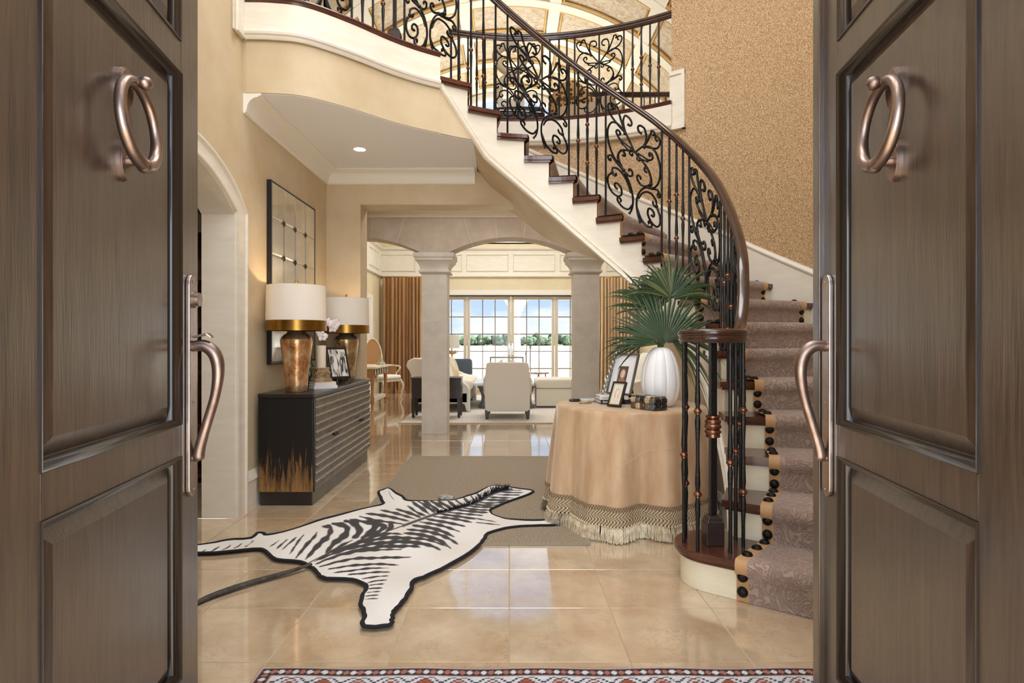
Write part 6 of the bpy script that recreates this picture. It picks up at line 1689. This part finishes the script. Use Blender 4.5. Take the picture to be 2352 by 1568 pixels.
# ---- drinks table near the window
dt = thing('drinks_table', 'small round bronze drinks table near the window', 'side table', (.61, 12.75, .013))
MB().lathe([(0,.50),(.235,.50),(.24,.51),(.235,.525),(0,.525)], 28).build('table_top', M_bronze, dt, smooth=40)
for k in range(3):
    a = k*2*PI/3+.5; MB().tube([(.19*math.cos(a), .19*math.sin(a), .50), (.19*math.cos(a), .19*math.sin(a), 0)], .014, 8).build('leg', M_bronze, dt)
# ---- sofas
def sofa(label, loc, rz, pillows, pcol):
    s_ = thing('sofa', label, 'sofa', loc, rz, 'pair of ivory sofas')
    L, D_ = 2.15, .98      # runs along local y, faces +x
    MB().prism([(-D_/2,-L/2),(D_/2-.06,-L/2),(D_/2-.06,L/2),(-D_/2,L/2)], .13, .34).build('frame', M_ivory, s_, bevel=.03, seg=3)
    MB().sup((-D_/2+.12, 0, .56), (.30, L-.02, .66), 24, 16, .35, .15, fn=lambda p: (p.x-.10*(p.z+.3), p.y, p.z)).build('backrest', M_ivory, s_, smooth=True)
    for s in (-1, 1):
        # sloping arm with scrolled back, drawn as a profile in x-z
        prof = [(-.52,.13),(.36,.13),(.39,.0),(.45,.0),(.45,.36),(.42,.44),(.34,.50),(.20,.54),(.02,.62),(-.14,.74),(-.24,.84),(-.36,.90),(-.50,.91),(-.60,.86),(-.63,.78),(-.58,.70),(-.54,.62),(-.52,.4)]
        y0 = s*(L/2-.075)-.075
        MB().extr([(x, y0, z) for x, z in prof], (0, .15, 0)).build('arm', M_ivory, s_, bevel=.025, seg=3, smooth=40)
    n = 3
    for k in range(n):
        w = (L-.30)/n; yc = -(L-.30)/2+w*(k+.5)
        MB().sup((.06, yc, .43), (.84, w, .20), 26, 12, .4, .22).build('seat_cushion', M_ivory, s_, smooth=True)
        MB().sup((-.26, yc, .70), (.24, w, .48), 20, 14, .5, .3, M=Matrix.Rotation(math.radians(-14), 3, 'Y')).build('back_cushion', M_ivory, s_, smooth=True)
    for sx, sy in ((-.42,-1),(-.42,1),(.34,-1),(.34,1),(.34,0)): MB().cbox((sx, sy*(L/2-.1), .065), (.07, .07, .13)).build('foot', M_char, s_)
    for k, (x, y, z, sc, a) in enumerate(pillows):
        p = thing('throw_pillow', label_p[len(made)], 'pillow', (0,0,0), 0, 'throw pillows on the sofas'); made.append(p)
        p.matrix_world = Matrix.Translation(Vector(loc)) @ Matrix.Rotation(rz, 4, 'Z') @ Matrix.Translation((x, y, z)) @ Matrix.Rotation(a, 4, 'Z') @ Matrix.Rotation(math.radians(-22), 4, 'Y')
        def pf(q, sc=sc): return q
        MB().sup((0,0,0), (.16, sc, sc), 30, 18, 1.0, .45, fn=lambda q, sc=sc: (q.x*max(.15, (1-(abs(q.y)/(sc/2))**3)*(1-(abs(q.z)/(sc/2))**3)), math.copysign(min(abs(q.y)*1.15, sc/2), q.y), math.copysign(min(abs(q.z)*1.3, sc/2), q.z))).build('pillow_case', pcol[k % len(pcol)], p, smooth=True)
made = []
label_p = ['ivory pillow with tan medallion on the left sofa', 'plain ivory pillow at the near end of the left sofa', 'white knife edge pillow on the right sofa', 'white pillow leaning beside it on the right sofa']
M_plw = mat('pillow_cotton', lin(238, 234, 226), .9)
sofa('long ivory sofa at left seen from its sloping arm end', (-1.12, 11.15, .013), 0, ((-.06,-.62,.72,.46,-.5),(.0,.10,.70,.42,-.6)), (M_plw, mat('medallion_pillow', lin(232, 222, 204), .9, var=lin(206, 186, 150), vs=5)))
sofa('ivory sofa at right half hidden by the stone column', (2.35, 10.9, .013), PI, ((-.02,.55,.74,.52,.5),(.05,.15,.72,.50,.4)), (M_plw, M_plw))
# ---- dark console behind the near sofa end
cn = thing('console_table', 'narrow dark wood console table behind the column at the sofa end', 'console table', (-1.14, 9.45, .013))
cw, cd_ = .78, .40
MB().box(-cw/2, cw/2, -cd_/2, cd_/2, .60, .625).build('table_top', M_dark, cn, bevel=.004)
MB().box(-cw/2+.015, cw/2-.015, -cd_/2+.015, cd_/2-.015, .30, .60).build('drawer_case', M_dark, cn)
for z0, z1 in ((.31,.445),(.455,.59)):
    d__ = MB().box(cw/2-.015, cw/2-.005, -cd_/2+.03, cd_/2-.03, z0, z1).build('drawer', M_dark, cn); MB().cbox((cw/2, 0, (z0+z1)/2), (.02, .06, .012)).build('pull', M_chrome, d__)
for sx in (-1, 1):
    for sy in (-1, 1): MB().add([(sx*(cw/2-.035)+a*.028, sy*(cd_/2-.035)+b*.028, .30) for a, b in ((-1,-1),(1,-1),(1,1),(-1,1))]+[(sx*(cw/2-.035)+a*.018, sy*(cd_/2-.035)+b*.018, 0) for a, b in ((-1,-1),(1,-1),(1,1),(-1,1))], [(0,1,2,3),(7,6,5,4),(0,4,5,1),(1,5,6,2),(2,6,7,3),(3,7,4,0)]).build('leg', M_dark, cn)
# ---- flower lamp
fl_ = thing('flower_lamp', 'table lamp with gilt flower stem and pale drum shade beyond the column', 'lamp', (-1.215, 12.70, -.187))
MB().lathe([(0,.60),(.25,.60),(.25,.62),(0,.62)], 24).lathe([(.10,.2),(.10,.22),(.02,.24),(.02,.60)], 14).build('stand', M_dark, fl_, smooth=40)
MB().lathe([(0,.62),(.09,.62),(.085,.66),(.11,.72),(.12,.80),(.09,.92),(.05,1.0),(.02,1.05),(.015,1.12)], 20).build('base', mat('pale_glass_base', lin(206, 202, 194), .25), fl_, smooth=50)
for k in range(8):
    a = 2*PI*k/8
    MB().sup((.07*math.cos(a), .07*math.sin(a), 1.14+.02*(k % 2)), (.12, .07, .02), 12, 8, .8, .8, M=Matrix.Rotation(a, 3, 'Z') @ Matrix.Rotation(-.5-.3*(k % 2), 3, 'Y')).build('petal', M_gold, fl_, smooth=True)
MB().lathe([(.155,1.24),(.15,1.52),(.147,1.52),(.152,1.24)], 32).build('shade', M_shade, fl_, smooth=40)
MB().tube([(0,0,1.12),(0,0,1.52)], .006, 8).build('rod', M_brass, fl_)
# ---- blue side chair behind the sofa
bc = thing('barrel_chair', 'slate blue chair showing beyond the sofa cushions', 'chair', (-1.12, 13.35, .013), 0)
M_blu = mat('slate_velvet', lin(84, 96, 110), .8, sheen=.4)
MB().sup((0,.22,.52), (.56,.14,.56), 24, 14, .25, .25).build('backrest', M_blu, bc, smooth=True); MB().sup((0,-.05,.34), (.62,.56,.2), 24, 12, .3, .25).build('seat', M_blu, bc, smooth=True)
for sx in (-1, 1):
    for sy in (-.26, .2): MB().tube([(sx*.26, sy, .27), (sx*.26, sy, 0)], .018, 8).build('leg', M_dark, bc)
# ---- cane armchair and desk at left
M_cane = mat('woven_cane', lin(188, 142, 92), .7, var=lin(150, 104, 60), vs=60)
M_wash = mat('limewashed_wood', lin(206, 184, 152), .6, var=lin(240, 232, 216), vs=14)
cc = thing('cane_armchair', 'carved cane back armchair with cream seat beside the curtain', 'armchair', (-2.60, 12.3, 0), math.radians(58))
def oval_(rx, rz, cz, y, n=36): return [(rx*math.sin(2*PI*k/n), y+.10*(cz+rz*math.cos(2*PI*k/n)-.5), cz+rz*math.cos(2*PI*k/n)) for k in range(n)]
MB().tube(oval_(.25, .40, .86, .25), .02, 8, closed=True).tube([(-.0,.33,1.255),(0,.335,1.30)], [.03,.008], 8).build('back_frame', M_wash, cc, smooth=True)
ov = oval_(.24, .39, .86, .25); MB().add(ov+[(x, y+.008, z) for x, y, z in ov], [list(range(36)), list(range(36, 72))[::-1]]+[(k, (k+1) % 36, 36+(k+1) % 36, 36+k) for k in range(36)]).build('cane_back', M_cane, cc)
MB().prism([(-.27,-.27),(.27,-.27),(.25,.25),(-.25,.25)], .38, .43).build('seat_rail', M_wash, cc, bevel=.012)
MB().sup((0,-.02,.47), (.54,.54,.10), 26, 10, .5, .3).build('seat_cushion', mat('cream_seat', lin(244, 240, 232), .85), cc, smooth=True)
for s in (-1, 1):
    MB().tube(cr_spline([(s*.25,.26,.70),(s*.29,.06,.70),(s*.31,-.14,.685),(s*.30,-.18,.64),(s*.275,-.10,.52),(s*.27,-.12,.42)], 6), .018, 8).build('arm', M_wash, cc, smooth=True)
    MB().extr([(s*.275,-.08,.46),(s*.275,.24,.46),(s*.275,.25,.68),(s*.285,-.10,.67)], (s*.008,0,0)).build('cane_side', M_cane, cc)
    MB().tube(cr_spline([(s*.25,-.24,.40),(s*.275,-.29,.30),(s*.26,-.27,.15),(s*.245,-.25,.05),(s*.265,-.28,.0)], 6), [.03-.016*i/24 for i in range(25)], 8).build('leg', M_wash, cc, smooth=True)
    MB().tube(cr_spline([(s*.23,.23,.40),(s*.235,.26,.2),(s*.24,.30,.0)], 6), [.024-.008*i/12 for i in range(13)], 8).build('leg', M_wash, cc, smooth=True)
dk = thing('writing_desk', 'limewashed carved writing desk partly hidden by the opening', 'desk', (-2.66, 10.95, 0))
MB().box(-.38, .34, -.62, .62, .72, .76).build('desk_top', M_wash, dk, bevel=.008); MB().box(-.34, .30, -.58, .58, .60, .72).build('apron', M_cane, dk)
MB().box(-.32, .28, -.56, .56, .14, .20).build('stretcher_shelf', M_wash, dk)
for sx in (-.31, .27):
    for sy in (-.55, .55): MB().lathe([(.02,0),(.026,.05),(.018,.07),(.034,.12),(.034,.22),(.022,.25),(.032,.5),(.036,.56),(.028,.60)], 12, (sx, sy, 0)).build('leg', M_cane, dk, smooth=40)
for k in range(6): MB().cbox((.305, -.5+.2*k, .66), (.012, .08, .08)).build('carved_block', M_dark, dk)
ds = thing('desk_ornament', 'small green and cream ornament on the writing desk', 'ornament', (-2.44, 11.35, .761))
MB().lathe([(.09,0),(.09,.02),(.06,.05),(.02,.13),(0,.16)], 8).build('body', mat('green_mosaic', lin(92, 110, 84), .4, var=lin(210, 200, 170), vs=40), ds)
# ================================================================ UPSTAIRS GALLERY FURNITURE
be = thing('gallery_bench', 'dark curved leather bench with nailhead trim upstairs behind the railing', 'bench', (.12, 7.3, UP))
MB().sup((0,0,.32), (.62,.40,.20), 32, 12, .4, .35).build('seat', mat('black_leather', lin(38, 34, 38), .35), be, smooth=True)
MB().tube([(-.30+.60*i/12, -.203, .35-.03*(i/12)**2) for i in range(13)], .008, 6).build('nail_trim', M_chrome, be, smooth=True)
MB().box(-.29, .29, -.17, .17, .20, .28).build('seat_rail', M_dark, be)
for sx in (-.27, .27):
    for sy in (-.15, .15): MB().tube([(sx, sy, .2), (sx*1.04, sy*1.05, 0)], [.025,.015], 8).build('leg', M_dark, be)
gc = thing('gallery_armchair', 'tan upholstered armchair upstairs behind the railing', 'armchair', (.93, 7.42, UP), -.3)
M_tanf = mat('tan_linen', lin(206, 180, 148), .85)
MB().sup((.04,.24,.45), (.66,.18,.50), 24, 14, .3, .3).build('backrest', M_tanf, gc, smooth=True); MB().sup((0,-.02,.34), (.66,.62,.24), 24, 12, .3, .25).build('seat', M_tanf, gc, smooth=True)
for sx in (-1, 1):
    MB().sup((sx*.33,-.02,.42), (.12,.6,.20), 18, 10, .4, .4).build('arm', M_tanf, gc, smooth=True)
    for sy in (-.25, .22): MB().tube([(sx*.28, sy, .23), (sx*.28, sy, 0)], [.025,.015], 8).build('leg', M_dark, gc)
lp_ = thing('leopard_pillow', 'leopard print pillow on the tan armchair upstairs', 'pillow', (.74, 7.24, UP+.47), 0)
lm, t, b = nodes_of('leopard_print'); g = N(t, 'ShaderNodeTexCoord'); vz = N(t, 'ShaderNodeTexVoronoi', Scale=26); t.links.new(g.outputs['Object'], vz.inputs['Vector']); rp = N(t, 'ShaderNodeValToRGB'); t.links.new(vz.outputs['Distance'], rp.inputs[0])
e = rp.color_ramp.elements; e[0].position = .12; e[0].color = lin(176, 126, 70); e[1].position = .52; e[1].color = lin(206, 160, 102); x_ = e.new(.3); x_.color = lin(40, 28, 20); x_ = e.new(.42); x_.color = lin(46, 32, 22)
t.links.new(rp.outputs[0], b.inputs['Base Color']); b.inputs['Roughness'].default_value = .9
MB().sup((0,0,0), (.44,.16,.44), 30, 18, .9, .5, M=Matrix.Rotation(math.radians(18), 3, 'X') @ Matrix.Rotation(math.radians(38), 3, 'Y'), fn=lambda q: (math.copysign(min(abs(q.x)*1.15, .25), q.x), q.y*max(.2, 1-(abs(q.x)/.26)**3), math.copysign(min(abs(q.z)*1.25, .25), q.z))).build('pillow_case', lm, lp_, smooth=True)
sc_ = thing('gallery_sculpture', 'pale looping abstract sculpture upstairs beyond the railing', 'sculpture', (.02, 7.75, UP))
M_scu = mat('pale_stone_sculpture', lin(214, 198, 174), .6)
MB().cbox((0,0,.35), (.34,.28,.70)).build('pedestal', M_cream, sc_, bevel=.01)
MB().tube(cr_spline([(-.16,0,.70),(-.14,0,.95),(.10,0,1.12),(.16,0,1.32),(0,0,1.45),(-.18,0,1.36),(-.14,0,1.18),(.06,0,1.02),(.14,0,.86),(.10,0,.70)], 8), .055, 12).build('loop', M_scu, sc_, smooth=True)
